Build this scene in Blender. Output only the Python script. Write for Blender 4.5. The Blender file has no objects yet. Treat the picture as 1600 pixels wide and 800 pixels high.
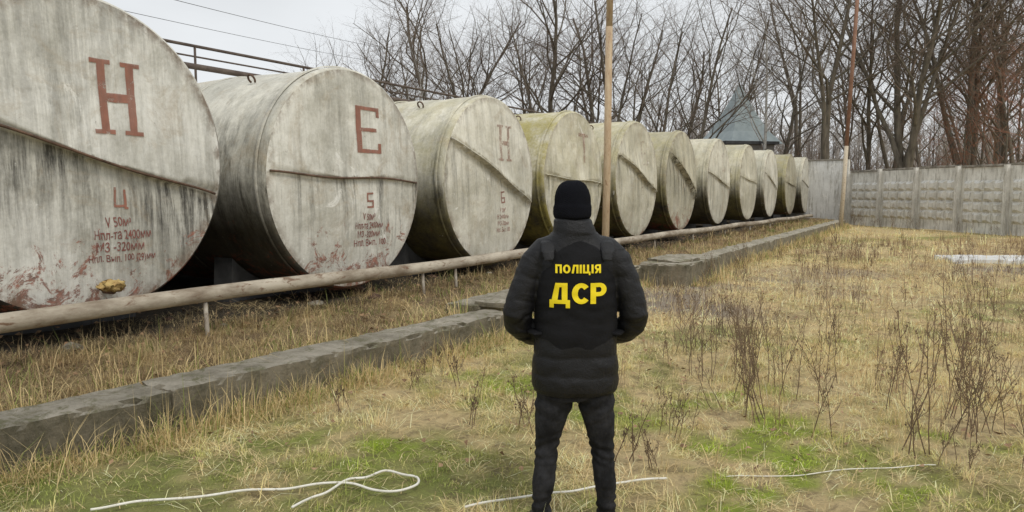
import bpy, bmesh, math, random
import numpy as np
from mathutils import Vector, Matrix, noise as mn
from mathutils.bvhtree import BVHTree

SC = bpy.context.scene
COL = SC.collection
PSI = math.radians(30.7)
CP, SP = math.cos(PSI), math.sin(PSI)
rad = math.radians
def W(X, Y, z=0.0):            # tank-row frame -> world
    return Vector((X*CP + Y*SP, -X*SP + Y*CP, z))
def toRow(x, y):
    return x*CP - y*SP, x*SP + y*CP

# ------------------------------------------------------------------ helpers
def link(o, parent=None, name=None):
    COL.objects.link(o)
    if parent is not None: o.parent = parent
    return o
def meta(o, label=None, cat=None, group=None, kind=None):
    if label: o["label"] = label
    if cat: o["category"] = cat
    if group: o["group"] = group
    if kind: o["kind"] = kind
    return o
def mesh_obj(name, verts, faces, mat=None, parent=None, smooth=False):
    me = bpy.data.meshes.new(name)
    me.from_pydata([tuple(v) for v in verts], [], faces)
    me.update()
    if smooth: me.polygons.foreach_set("use_smooth", [True]*len(me.polygons))
    if mat: me.materials.append(mat)
    o = bpy.data.objects.new(name, me)
    return link(o, parent)
def bm_obj(name, bm, mat=None, parent=None, smooth=False):
    bmesh.ops.recalc_face_normals(bm, faces=bm.faces)
    me = bpy.data.meshes.new(name); bm.to_mesh(me); bm.free()
    if smooth: me.polygons.foreach_set("use_smooth", [True]*len(me.polygons))
    if mat: me.materials.append(mat)
    o = bpy.data.objects.new(name, me)
    return link(o, parent)
def empty(name, loc, rz=0.0):
    o = bpy.data.objects.new(name, None); o.location = loc; o.rotation_euler = (0,0,rz)
    o.empty_display_size = .2
    return link(o)
def apply_mods(o):
    dg = bpy.context.evaluated_depsgraph_get()
    dg.update()
    me = bpy.data.meshes.new_from_object(o.evaluated_get(dg))
    o.modifiers.clear(); o.data = me
    return o
def copy_tree(src, loc, rz=0, scale=(1,1,1), rx=0, ry=0):
    n = src.copy(); COL.objects.link(n)
    n.location = loc; n.rotation_euler = (rx,ry,rz); n.scale = scale
    for c in src.children:
        k = c.copy(); COL.objects.link(k); k.parent = n
    return n

# ------------------------------------------------------------------ materials
class NT:
    def __init__(s, name):
        s.m = bpy.data.materials.new(name); s.m.use_nodes = True
        s.t = s.m.node_tree; s.b = s.t.nodes["Principled BSDF"]
        s.b.inputs["Specular IOR Level"].default_value = .3
    def n(s, typ, **kw):
        nd = s.t.nodes.new(typ)
        for k, v in kw.items(): setattr(nd, k, v)
        return nd
    def L(s, a, b): s.t.links.new(a, b)
    def coord(s, scale=(1,1,1), off=(0,0,0), which="Object"):
        tc = s.n("ShaderNodeTexCoord"); mp = s.n("ShaderNodeMapping")
        mp.inputs["Scale"].default_value = scale; mp.inputs["Location"].default_value = off
        s.L(tc.outputs[which], mp.inputs[0]); return mp.outputs[0]
    def noise(s, vec, scale=5, detail=6, rough=.6, dist=0):
        nd = s.n("ShaderNodeTexNoise"); nd.inputs["Scale"].default_value = scale
        nd.inputs["Detail"].default_value = detail; nd.inputs["Roughness"].default_value = rough
        nd.inputs["Distortion"].default_value = dist
        s.L(vec, nd.inputs["Vector"]); return nd.outputs["Fac"]
    def ramp(s, fac, lo, hi, a=0, b=1):
        nd = s.n("ShaderNodeMapRange"); nd.inputs[1].default_value = lo; nd.inputs[2].default_value = hi
        nd.inputs[3].default_value = a; nd.inputs[4].default_value = b
        s.L(fac, nd.inputs[0]); return nd.outputs[0]
    def math(s, op, a, b=None, clamp=None):
        nd = s.n("ShaderNodeMath", operation=op)
        for i, v in enumerate((a, b)):
            if v is None: continue
            if isinstance(v, (int, float)): nd.inputs[i].default_value = v
            else: s.L(v, nd.inputs[i])
        nd.use_clamp = (op in ("ADD","SUBTRACT")) if clamp is None else clamp
        return nd.outputs[0]
    def mix(s, fac, a, b, blend="MIX"):
        nd = s.n("ShaderNodeMix", data_type="RGBA", blend_type=blend)
        if isinstance(fac, (int, float)): nd.inputs[0].default_value = fac
        else: s.L(fac, nd.inputs[0])
        for i, v in ((6, a), (7, b)):
            if isinstance(v, tuple): nd.inputs[i].default_value = (*v[:3], 1)
            else: s.L(v, nd.inputs[i])
        return nd.outputs[2]
    def bump(s, h, st=.3, dist=.02):
        nd = s.n("ShaderNodeBump"); nd.inputs["Strength"].default_value = st; nd.inputs["Distance"].default_value = dist
        s.L(h, nd.inputs["Height"]); s.L(nd.outputs[0], s.b.inputs["Normal"])
    def out(s, col, rough=.8, metal=0):
        if isinstance(col, tuple): s.b.inputs["Base Color"].default_value = (*col[:3], 1)
        else: s.L(col, s.b.inputs["Base Color"])
        s.b.inputs["Roughness"].default_value = rough; s.b.inputs["Metallic"].default_value = metal
        return s.m
def simple(name, c1, c2, scale=6, rough=.85, bump=.3, bd=.02, c3=None, stretch=(1,1,1), lo=.35, hi=.65, spec=.3):
    t = NT(name); v = t.coord(stretch)
    f = t.noise(v, scale, 8, .65)
    c = t.mix(t.ramp(f, lo, hi), c1, c2)
    if c3:
        f2 = t.noise(v, scale*2.7, 6, .7, .5)
        c = t.mix(t.ramp(f2, .56, .66), c, c3)
    t.bump(t.noise(v, scale*5, 6, .7), bump, bd)
    t.b.inputs["Specular IOR Level"].default_value = spec
    return t.out(c, rough)

def tank_mat(name, seed, body, light=1.0, moss=0.0, dirt=.5, rust=.4, sl=0, off=0, warm=0):
    t = NT(name)
    o = (seed*7.3, seed*3.1, seed*5.7)
    v = t.coord((1,1,1), o)
    raw = t.coord((1,1,1))
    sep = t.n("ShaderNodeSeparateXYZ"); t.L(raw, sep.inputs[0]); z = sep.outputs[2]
    wm = (1, 1-.04*warm, 1-.17*warm)
    Lc = tuple(light*c*k for c, k in zip((.80,.79,.735) if not body else (.72,.70,.62), wm))
    D1 = tuple(light*c*k for c, k in zip((.52,.51,.455), wm))
    big = t.noise(v, .9, 8, .70, .5)
    col = t.mix(t.ramp(big, .40, .60), D1, Lc)
    st0 = t.coord((3.0 if body else 1.0, 1.3 if body else 2.6, .30), o)
    col = t.mix(t.ramp(t.noise(st0, 1.4, 8, .74, .2), .46, .67, 0, .55), col, (.31,.30,.255))
    st = t.coord((2.2 if body else 1.0, 1.3 if body else 4.2, .36), o)
    s1 = t.noise(st, 1.7, 9, .78, .25)
    mask = t.noise(v, .75, 4, .6)
    if body:
        zg = t.ramp(z, 1.25, -.35, 0.10, 1)
    else:
        d = t.math("SUBTRACT", t.math("SUBTRACT", z, t.math("MULTIPLY", sep.outputs[1], sl), False), off, False)
        below = t.ramp(d, .015, -.01, 0, 1)
        zg = t.math("MULTIPLY", t.ramp(d, .015, -.01, .34, 1), t.ramp(d, -1.3, -.10, .12, 1))
        col = t.mix(t.math("MULTIPLY", below, .28), col, tuple(light*c for c in (.44,.42,.355)))
    s = t.ramp(s1, .61-dirt*.24, .77-dirt*.24)
    zz = t.math("MULTIPLY", zg, t.ramp(mask, .32, .58, .25, 1.25))
    f = t.math("MINIMUM", t.math("MULTIPLY", s, zz), .92)
    col = t.mix(f, col, (.042,.039,.033))
    st2 = t.coord((3.5 if body else 1, 14 if not body else 2, .35), o)
    s2 = t.noise(st2, 2.2, 8, .8)
    col = t.mix(t.ramp(s2, .55, .72, 0, .55), col, (.14,.13,.11))
    bs = t.noise(v, 1.7, 8, .77, .8)
    col = t.mix(t.ramp(bs, .52, .66, 0, .5), col, (.36,.29,.195))
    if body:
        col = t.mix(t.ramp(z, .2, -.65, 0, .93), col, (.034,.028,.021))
    if moss > 0:
        mz = t.math("MULTIPLY", t.ramp(t.noise(v, 2.2, 8, .8), .38, .60), moss)
        col = t.mix(mz, col, (.36,.31,.085))
    w = t.noise(v, 1.5, 12, .78, .9)
    col = t.mix(t.ramp(w, .61, .64, 0, .65), col, (.84,.83,.78) if not body else (.74,.72,.65))
    r = t.noise(v, 3.0, 12, .84, .7)
    rz = t.ramp(z, -.15, -1.45, 0, .19*rust*2)
    rr = t.math("ADD", r, rz)
    rc = t.mix(t.ramp(t.noise(v, 14, 5, .7), .35, .65), (.11,.05,.033), (.34,.115,.07))
    col = t.mix(t.ramp(rr, .66, .69, 0, .85), col, rc)
    sp = t.noise(v, 11, 6, .8)
    col = t.mix(t.ramp(sp, .65, .69, 0, .6), col, (.15,.10,.068))
    if not body:
        ln = t.n("ShaderNodeVectorMath", operation="LENGTH")
        cmb = t.n("ShaderNodeCombineXYZ"); t.L(sep.outputs[1], cmb.inputs[1]); t.L(z, cmb.inputs[2])
        t.L(cmb.outputs[0], ln.inputs[0])
        rim = t.math("MULTIPLY", t.ramp(ln.outputs["Value"], 1.34, 1.46), t.ramp(t.noise(v, 5, 6, .7), .42, .58))
        col = t.mix(t.math("MULTIPLY", rim, .75), col, (.15,.10,.065))
    fine = t.noise(v, 26, 8, .78)
    col = t.mix(.5, col, t.mix(t.ramp(fine, .32, .68), (.22,.22,.22), (.80,.80,.80)), "SOFT_LIGHT")
    t.bump(t.math("ADD", t.math("MULTIPLY", t.noise(v, 1.3, 3, .5), .9), t.math("MULTIPLY", fine, .035)), .7, .12)
    return t.out(col, .6)

def conc_mat():
    t = NT("kerb_concrete"); v = t.coord()
    c = t.mix(t.ramp(t.noise(v, 3.0, 9, .75), .36, .64), (.26,.235,.18), (.56,.51,.42))
    c = t.mix(t.ramp(t.noise(v, 5, 9, .8, .6), .50, .60, 0, .85), c, (.17,.165,.08))
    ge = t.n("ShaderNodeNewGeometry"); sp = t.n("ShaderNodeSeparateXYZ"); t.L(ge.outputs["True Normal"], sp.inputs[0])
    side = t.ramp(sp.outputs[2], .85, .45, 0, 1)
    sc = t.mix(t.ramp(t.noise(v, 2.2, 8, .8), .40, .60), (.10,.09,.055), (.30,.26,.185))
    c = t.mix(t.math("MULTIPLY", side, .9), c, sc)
    t.bump(t.noise(v, 12, 9, .82), 1.0, .06); return t.out(c, .95)
M_conc = conc_mat()
def wall_mat(name, a, b):
    t = NT(name); v = t.coord(); st = t.coord((5,5,.5))
    c = t.mix(t.ramp(t.noise(v, 1.1, 8, .74), .38, .62), a, b)
    c = t.mix(t.ramp(t.noise(st, 1.6, 8, .8), .50, .64, 0, .8), c, (.24,.215,.17))
    c = t.mix(t.ramp(t.noise(v, 3, 9, .8), .56, .62, 0, .6), c, (.84,.83,.79))
    t.bump(t.noise(v, 14, 7, .75), .6, .02); return t.out(c, .95)
M_wall = wall_mat("fence_concrete", (.52,.505,.46), (.80,.785,.73))
M_wallw = wall_mat("whitewashed_concrete", (.60,.60,.58), (.76,.76,.74))
M_wallcap = simple("weathered_coping", (.14,.125,.10), (.34,.315,.27), 4, .95, .5)
M_pipe = simple("weathered_pipe_paint", (.22,.175,.125), (.50,.445,.355), 5, .6, .5, .01, (.17,.10,.06), (1,.35,1), .36, .62)
M_rust = simple("rusty_steel", (.07,.045,.032), (.18,.11,.075), 9, .8, .5, .01)
M_post = simple("post_paint", (.25,.21,.165), (.46,.42,.35), 7, .7, .4, .01)
M_rail = simple("old_rail_paint", (.075,.055,.045), (.14,.11,.09), 6, .7, .2)
M_wood = simple("tan_pole_paint", (.42,.30,.19), (.54,.43,.29), 5, .75, .4, .01, (.25,.14,.08), (3,3,.6))
M_polered = simple("red_rust_pole_paint", (.22,.115,.075), (.31,.18,.125), 6, .75, .3, .01)
M_polegrey = simple("bare_pole_paint", (.50,.42,.30), (.60,.53,.42), 6, .75, .3, .01, (.28,.17,.10))
M_bark = simple("dark_bark", (.085,.072,.058), (.19,.165,.13), 3, .95, .8, .03, (.14,.145,.085), (2,2,.4))
M_twig = simple("twig_bark", (.13,.10,.08), (.22,.175,.14), 2, .95, .1)
M_bark2 = simple("pale_bark", (.38,.37,.34), (.52,.50,.47), 3, .9, .5, .03, (.10,.09,.08))
M_twig2 = simple("pale_twig_bark", (.28,.255,.23), (.36,.33,.30), 2, .95, .1)
M_twigr = simple("reddish_twig_bark", (.24,.115,.075), (.36,.18,.12), 2, .95, .1)
M_far = simple("haze_grey_bark", (.29,.262,.24), (.39,.36,.33), 1, 1, .05)  # distance haze painted into the colour: far bark paled to grey
M_weed = simple("dry_weed_stem", (.10,.07,.047), (.25,.175,.11), 8, .95, .1)
M_wire = simple("cable_sheath", (.10,.10,.105), (.14,.14,.145), 2, .6, .05)
M_hose = simple("pale_hose_rubber", (.66,.64,.56), (.80,.78,.71), 12, .5, .2, .003, (.36,.32,.22))
M_roof = simple("sheet_metal_roof", (.36,.43,.45), (.46,.53,.54), 2, .5, .2)
M_brick = simple("grey_brickwork", (.24,.22,.20), (.34,.32,.30), 4, .95, .4)
M_dark = simple("dark_roofing", (.06,.06,.062), (.10,.10,.10), 4, .9, .3)
M_glass = simple("window_glass", (.03,.035,.04), (.05,.06,.07), 2, .15, .02)
M_ylw = simple("straw_rag", (.42,.27,.11), (.60,.45,.18), 12, .9, .6)
def painted(name, c, solid, amax=1):
    t = NT(name); v = t.coord((1,1,1))
    f = t.ramp(t.noise(v, 7, 10, .8), solid, solid+.10)
    f2 = t.ramp(t.noise(t.coord((1,5,.6)), 3, 6, .7), .4, .7, 0, .35)
    t.L(t.math("MULTIPLY", t.math("SUBTRACT", 1.0, t.math("ADD", f, f2)), amax), t.b.inputs["Alpha"])
    return t.out(t.mix(t.ramp(t.noise(v, 5, 5), .35, .65), c, tuple(k*1.4 for k in c)), .8)
M_p1 = painted("red_lead_stencil_paint", (.27,.12,.085), .57, .92)
M_p2 = painted("worn_stencil_paint", (.30,.17,.13), .50, .58)
M_p3 = painted("faded_stencil_paint", (.30,.19,.16), .44, .40)
M_p4 = painted("half_worn_stencil_paint", (.26,.12,.095), .58, .8)
M_ps = painted("brush_lettering_paint", (.19,.068,.055), .74, .95)

# ------------------------------------------------------------------ numpy noise / ground description
rng = np.random.default_rng(5)
random.seed(5)
_ph = rng.uniform(0, 6.28, (3, 40)); _an = rng.uniform(0, 6.28, (3, 40)); _fq = rng.uniform(.6, 1.7, (3, 40))
def snoise(x, y, k, n=10, f=1.0):
    r = 0
    for i in range(n):
        a = _an[k, i]; q = _fq[k, i]*f*(1 + i*.35)
        r = r + np.sin((x*np.cos(a) + y*np.sin(a))*q + _ph[k, i] + 1.3*np.sin(.7*q*y + _ph[k, i+10]))/(1+i*.25)
    return r/3.2
def kerb_front(Y):
    return np.interp(Y, [-20,7.5,7.55,13.3,13.35,15.6,15.65,40,60], [-6.69,-4.49,-4.95,-5.0,-4.15,-4.1,-4.35,-4.55,-4.7])
def gz(x, y):
    X = x*CP - y*SP; Y = x*SP + y*CP
    kf = kerb_front(Y)
    d = kf - .15 - X
    z = np.clip(d/.15, 0, 1)*.19 + np.clip((d-.2)/1.1, 0, 1)*.11
    fade = np.clip((50 - np.hypot(x, y))/20, 0, 1)
    n = .030*snoise(x, y, 0, 8, 1.1) + .014*snoise(x, y, 1, 8, 4)
    pf = 1 - np.exp(-((x-.33)**2 + (y-3.65)**2)/.35)
    return z + n*fade*pf
def patch(x, y):
    """colour of ground cover"""
    X = x*CP - y*SP; Y = x*SP + y*CP
    a = snoise(x, y, 0, 9, .55); b = snoise(x, y, 1, 9, .9); c = snoise(x, y, 2, 16, 2.8); e = snoise(x+31, y-17, 1, 16, 5.0)
    straw = np.array([.84,.655,.345]); green = np.array([.30,.35,.085]); brown = np.array([.36,.25,.145]); moss = np.array([.37,.49,.045])
    dirt = np.array([.38,.325,.275])
    near = np.clip((10 - y)/5.5, 0, 1)
    g = np.clip((.0 + a*.9 + near*.42)*.85 + .60*c + .35*e, 0, .95)[..., None]
    col = straw*(1-g) + green*g
    br = np.clip(b*.9 - .42 + .5*c + .4*e, 0, .75)[..., None]
    col = col*(1-br) + brown*br
    def blob(cx, cy, rx, ry): return np.exp(-(((x-cx)/rx)**2 + ((y-cy)/ry)**2))
    m = (blob(1.55,4.7,.55,.40) + blob(2.0,5.3,.5,.45) + blob(1.35,4.15,.7,.25)+ blob(2.1,4.1,.5,.25) + blob(1.9,6.2,.5,.4) + .6*blob(.9,5.6,.5,.3)+.5*blob(-.9,4.9,.7,.4)+.6*blob(3.0,5.0,.5,.4)+.5*blob(-.3,6.5,.6,.5))
    m = np.clip(m*1.5*(.30+1.0*c+.7*e), 0, .9)[..., None]
    col = col*(1-m) + moss*m
    dd = np.clip((blob(4.0,14,2.2,2.0) + blob(11.0,16,4,1.2) + blob(2.4,11.5,.9,1.8))*1.4*(.6+.6*b), 0, .9)[..., None]
    col = col*(1-dd) + dirt*dd
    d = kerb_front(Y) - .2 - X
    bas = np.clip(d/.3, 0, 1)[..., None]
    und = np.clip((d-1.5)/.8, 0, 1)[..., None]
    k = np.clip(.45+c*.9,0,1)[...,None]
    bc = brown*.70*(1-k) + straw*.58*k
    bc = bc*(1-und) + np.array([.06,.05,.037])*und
    ing = (X < -16)[..., None]
    bc = np.where(ing, brown*.8, bc)
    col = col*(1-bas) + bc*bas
    return col

def axis(lo, hi, step, far):
    a = list(np.arange(lo, hi+1e-6, step)); s = step
    b = []; p = lo
    while p > -far: s *= 1.22; p -= s; b.append(p)
    s = step; p = hi; c = []
    while p < far: s *= 1.22; p += s; c.append(p)
    return np.array(b[::-1] + a + c)
gx = axis(-11, 14, .10, 900); gy = axis(-1, 26, .11, 900)
GX, GY = np.meshgrid(gx, gy)
GZ = gz(GX, GY); nx, ny = len(gx), len(gy)
me = bpy.data.meshes.new("ground")
idx = np.arange(nx*ny).reshape(ny, nx)
q = np.stack([idx[:-1,:-1], idx[:-1,1:], idx[1:,1:], idx[1:,:-1]], -1).reshape(-1, 4)
me.vertices.add(nx*ny); me.vertices.foreach_set("co", np.stack([GX, GY, GZ], -1).astype(np.float32).ravel())
me.loops.add(q.size); me.loops.foreach_set("vertex_index", q.ravel().astype(np.int32))
me.polygons.add(len(q)); me.polygons.foreach_set("loop_start", np.arange(0, q.size, 4, dtype=np.int32))
me.polygons.foreach_set("use_smooth", np.ones(len(q), bool))
me.update(calc_edges=True)
ca = me.color_attributes.new("cover", "FLOAT_COLOR", "POINT")
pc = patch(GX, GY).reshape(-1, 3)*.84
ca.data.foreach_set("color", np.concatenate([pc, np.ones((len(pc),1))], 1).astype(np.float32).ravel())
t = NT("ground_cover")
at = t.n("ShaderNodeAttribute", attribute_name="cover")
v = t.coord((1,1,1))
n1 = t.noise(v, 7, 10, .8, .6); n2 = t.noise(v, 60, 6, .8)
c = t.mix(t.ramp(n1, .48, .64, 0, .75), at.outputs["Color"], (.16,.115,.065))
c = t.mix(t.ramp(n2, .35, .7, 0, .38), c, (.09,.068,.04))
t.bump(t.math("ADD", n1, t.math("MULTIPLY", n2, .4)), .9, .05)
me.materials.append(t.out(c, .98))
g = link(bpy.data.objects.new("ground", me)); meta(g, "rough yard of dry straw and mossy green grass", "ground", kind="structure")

# ------------------------------------------------------------------ grass
def blade_mesh(name, x, y, L, wd, lean, az, col, label, mat, lift=0):
    n = len(x); z0 = gz(x, y) + lift
    dx, dy = np.cos(az), np.sin(az); px, py = -dy, dx
    V = np.zeros((n, 5, 3), np.float32)
    sl, cl = np.sin(lean), np.cos(lean)
    sl2, cl2 = np.sin(np.minimum(lean*1.7, 1.75)), np.cos(np.minimum(lean*1.7, 1.75))
    mx = x + dx*L*.5*sl; my = y + dy*L*.5*sl; mz = z0 + L*.5*cl + .004
    tx = mx + dx*L*.5*sl2; ty = my + dy*L*.5*sl2; tz = np.maximum(mz + L*.5*cl2, z0+.008)
    for i, (ax, ay, az_, w) in enumerate(((x, y, z0-.01, .5), (x, y, z0-.01, -.5), (mx, my, mz, -.4), (mx, my, mz, .4))):
        V[:, i, 0] = ax + px*wd*w; V[:, i, 1] = ay + py*wd*w; V[:, i, 2] = az_
    V[:, 4, 0] = tx; V[:, 4, 1] = ty; V[:, 4, 2] = tz
    b = (np.arange(n)*5)[:, None]
    loops = np.concatenate([b+0, b+1, b+2, b+3, b+3, b+2, b+4], 1).ravel().astype(np.int32)
    ls = (np.arange(n)[:, None]*7 + np.array([0, 4])).ravel().astype(np.int32)
    me = bpy.data.meshes.new(name)
    me.vertices.add(n*5); me.vertices.foreach_set("co", V.ravel())
    me.loops.add(len(loops)); me.loops.foreach_set("vertex_index", loops)
    me.polygons.add(2*n); me.polygons.foreach_set("loop_start", ls)
    me.update(calc_edges=True)
    ca = me.color_attributes.new("cover", "FLOAT_COLOR", "POINT")
    cc = np.repeat(col, 5, 0); cc = np.concatenate([cc, np.ones((len(cc), 1))], 1)
    ca.data.foreach_set("color", cc.astype(np.float32).ravel())
    me.materials.append(mat)
    o = link(bpy.data.objects.new(name, me)); meta(o, label, "grass", kind="stuff")
    return o
t = NT("dry_grass_blades"); at = t.n("ShaderNodeAttribute", attribute_name="cover")
t.out(at.outputs["Color"], .8)
tr = t.n("ShaderNodeBsdfTranslucent"); t.L(at.outputs["Color"], tr.inputs[0])
ms_ = t.n("ShaderNodeMixShader"); ms_.inputs[0].default_value = .33
t.L(t.b.outputs[0], ms_.inputs[1]); t.L(tr.outputs[0], ms_.inputs[2])
t.L(ms_.outputs[0], t.t.nodes["Material Output"].inputs["Surface"])
M_grass = t.m
def make_grass(n, f0, f1, clumps, spread, L0, L1, wd, name, side=.78, thatch=False):
    nc = clumps
    F = np.sqrt(rng.uniform(f0*f0, f1*f1, nc)); R = rng.uniform(-side, side, nc)*(F+.6)
    k = rng.integers(0, nc, n); s = spread*(.3+1.3*rng.random(nc))[k]
    x = R[k] + rng.normal(0, 1, n)*s; y = F[k] + rng.normal(0, 1, n)*s
    X, Y = toRow(x, y)
    kf = kerb_front(Y)
    ok = ((X > kf + .02) | (X < kf - .52)) & (X > -7.9) & (Y < 41)
    ok &= ~((x > 17.6) & (y < 41) & (x > 18.2 + (40-y)*.17 - .3))
    base = patch(x, y)
    grn = base[:, 1] > base[:, 0]*.90
    basin = X < kf - .4
    bare = snoise(x, y, 2, 16, 2.8); bare2 = snoise(x, y, 1, 9, .9)
    ok &= (rng.random(n) < np.clip(.74 + bare*.8 - bare2*.35, .08, 1)) & ~((X < -6.9) & (rng.random(n) < .6))
    if thatch: ok &= ~(grn & (rng.random(n) < .7))
    ok &= ((x-.33)**2 + (y-3.6)**2) > .03
    x, y, k, base, grn, basin = x[ok], y[ok], k[ok], base[ok], grn[ok], basin[ok]
    m = len(x)
    cr = rng.random(clumps); cl = cr[k]
    L = L0 + (L1-L0)*(rng.random(m)**1.5)*(.22+1.2*cl**2.4)
    if not thatch: L = np.where(grn, L*.5, L)
    flat = (rng.random(clumps) < .62)[k]
    lean = np.where(flat, np.clip(rng.normal(1.2, .26, m), .3, 1.5), np.clip(rng.normal(.6, .35, m), .05, 1.4))
    if thatch: lean = np.clip(rng.normal(1.38, .14, m), 1.0, 1.56)
    az = rng.uniform(0, 6.28, clumps)[k] + rng.normal(0, .9, m)
    br = rng.uniform(.68, 1.3, m)[:, None]*(.70+.60*rng.random(clumps)[k])[:, None]
    straw = rng.random(m) < np.where(basin, .4, np.where(grn, .12, .55))
    if thatch: straw[:] = True
    st = np.array([.88,.70,.385])
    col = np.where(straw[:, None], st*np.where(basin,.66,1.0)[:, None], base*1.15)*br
    return blade_mesh(name, x, y, L, wd*rng.uniform(.6, 1.4, m), lean, az, np.clip(col, 0, .9),
        "dry straw-coloured grass mixed with short green grass", M_grass, .012 if thatch else 0)
make_grass(125000, 2.6, 8.5, 2800, .085, .03, .27, .0040, "dry_grass")
make_grass(50000, 2.6, 9.5, 1100, .15, .08, .32, .0036, "matted_straw", thatch=True)
make_grass(82000, 8, 19, 3600, .17, .05, .34, .0085, "dry_grass")
make_grass(36000, 9, 20, 1200, .30, .12, .42, .008, "matted_straw", thatch=True)
make_grass(60000, 18, 42, 3200, .32, .08, .45, .020, "dry_grass")
def strip_grass():                      # rough grass between kerb and pipe
    n = 22000; nc = 1300
    Yk = 1 + 38*rng.random(nc)**1.7; k = rng.integers(0, nc, n)
    Yc = Yk[k] + rng.normal(0, .09, n); kf = kerb_front(Yc)
    X = kf - .55 - (1.65*rng.random(nc)**.9)[k] + rng.normal(0, .07, n)
    ok = X < kf - .5; X, Yc, k = X[ok], Yc[ok], k[ok]; n = len(X)
    x = X*CP + Yc*SP; y = -X*SP + Yc*CP
    L = rng.uniform(.05, .28, n)*(.3+.9*rng.random(nc)[k])
    pal = np.array([[.62,.48,.25],[.30,.21,.12],[.24,.27,.08],[.42,.30,.16]])
    col = pal[rng.integers(0, 4, nc)][k]*rng.uniform(.6, 1.2, n)[:, None]
    blade_mesh("strip_grass", x, y, L, rng.uniform(.003,.006,n)*(1+Yc/12), np.clip(rng.normal(.9,.4,n),.05,1.5), rng.uniform(0,6.28,n), col,
        "tangled dull grass and weeds between kerb and pipe", M_grass)
strip_grass()
def kerb_tufts():
    n = 30000
    Y = np.concatenate([rng.uniform(-1, 9, 480), rng.uniform(9, 40, 600)]); k = rng.integers(0, 1080, n)
    Yc = Y[k] + rng.normal(0, .08, n); side = (rng.random(1080) < .72)[k]
    kf = kerb_front(Yc)
    X = np.where(side, kf + .03 + np.abs(rng.normal(0, .16, n)), kf - .5 - np.abs(rng.normal(0, .15, n)))
    x = X*CP + Yc*SP; y = -X*SP + Yc*CP
    L = rng.uniform(.06, .42, n)*(.2+1.1*(rng.random(1080)**1.8)[k])
    col = np.array([.86,.68,.36])*rng.uniform(.5, 1.1, n)[:, None]
    g = rng.random(n) < .22; col[g] = np.array([.29,.34,.09])*rng.uniform(.7, 1.3, g.sum())[:, None]
    blade_mesh("kerb_grass", x, y, L, rng.uniform(.003,.006,n)*(1+Yc/14), np.clip(rng.normal(.75,.4,n),.02,1.5), rng.uniform(0,6.28,n), col,
        "long dry grass growing along the concrete kerb", M_grass)
kerb_tufts()
def stalks():                           # thin upright brown stalks among the grass
    nc = 700
    F = np.sqrt(rng.uniform(5.2**2, 27**2, nc)); R = rng.uniform(.05, .80, nc)*F
    n = 9000; k = rng.integers(0, nc, n); s = (.05+.16*rng.random(nc))[k]
    x = R[k] + rng.normal(0, 1, n)*s; y = F[k] + rng.normal(0, 1, n)*s
    X, Y = toRow(x, y); ok = X > kerb_front(Y) + .15; x, y, k = x[ok], y[ok], k[ok]; n = len(x)
    L = rng.uniform(.12, .52, n)*(.35+.75*rng.random(nc)[k])
    pal = np.array([[.26,.17,.11],[.40,.28,.17],[.18,.12,.08],[.58,.44,.25]])
    col = pal[rng.integers(0, 4, nc)][k]*rng.uniform(.7, 1.25, n)[:, None]
    blade_mesh("dry_stalks", x, y, L, rng.uniform(.0018,.0035,n)*(1+y/10), np.clip(rng.normal(.28,.22,n),.0,.9), rng.uniform(0,6.28,n), col,
        "thin upright brown dry stalks growing through the grass", M_grass)
stalks()
def leaves():
    n = 12000
    F = np.sqrt(rng.uniform(5, 26**2, n)); R = rng.uniform(-.8, .8, n)*F
    X, Y = toRow(R, F); kf = kerb_front(Y)
    keep = (((X < kf-.5) & (X > -9)) | ((X > kf+.05) & (rng.random(n) < .45))) & (F > 4.4)
    R, F = R[keep], F[keep]; m = len(R)
    z = gz(R, F) + .015; s = rng.uniform(.014, .030, m)*(1+F/25); a = rng.uniform(0, 6.28, m)
    V = np.zeros((m, 4, 3), np.float32)
    for i in range(4):
        an = a + i*math.pi/2; V[:, i, 0] = R + np.cos(an)*s*(1 if i % 2 else .6); V[:, i, 1] = F + np.sin(an)*s*(1 if i % 2 else .6)
        V[:, i, 2] = z + rng.uniform(0, .035, m)
    f = np.arange(m*4).reshape(m, 4)
    me = bpy.data.meshes.new("fallen_leaves"); me.from_pydata(V.reshape(-1,3).tolist(), [], f.tolist())
    me.materials.append(simple("dead_leaf", (.15,.09,.05), (.40,.26,.15), 3, .9, .1))
    meta(link(bpy.data.objects.new("fallen_leaves", me)), "brown fallen leaves scattered over the grass", "leaves", kind="stuff")
leaves()

# ------------------------------------------------------------------ generic shapes
def tube_geo(V, Fc, pts, radii, sides, cap=True):
    b0 = len(V); n = len(pts); prev = None
    for i, p in enumerate(pts):
        tg = (pts[min(i+1, n-1)] - pts[max(i-1, 0)])
        if tg.length < 1e-9: tg = Vector((0,0,1))
        tg.normalize()
        if prev is None:
            ref = Vector((1,0,0)) if abs(tg.x) < .8 else Vector((0,1,0))
            u = tg.cross(ref).normalized()
        else:
            u = (prev - tg*prev.dot(tg)).normalized()
        prev = u; w = tg.cross(u)
        for k in range(sides):
            a = 2*math.pi*k/sides
            V.append(p + (u*math.cos(a) + w*math.sin(a))*radii[i])
    for i in range(n-1):
        for k in range(sides):
            a = b0 + i*sides + k; b = b0 + i*sides + (k+1) % sides
            Fc.append((a, b, b+sides, a+sides))
    if cap:
        Fc.append(tuple(b0 + k for k in range(sides))[::-1]); Fc.append(tuple(b0 + (n-1)*sides + k for k in range(sides)))
def tube_obj(name, pts, r, sides, mat, parent=None, smooth=True):
    V, Fc = [], []; pts = [Vector(p) for p in pts]
    tube_geo(V, Fc, pts, r if isinstance(r, list) else [r]*len(pts), sides)
    return mesh_obj(name, V, Fc, mat, parent, smooth)
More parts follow.
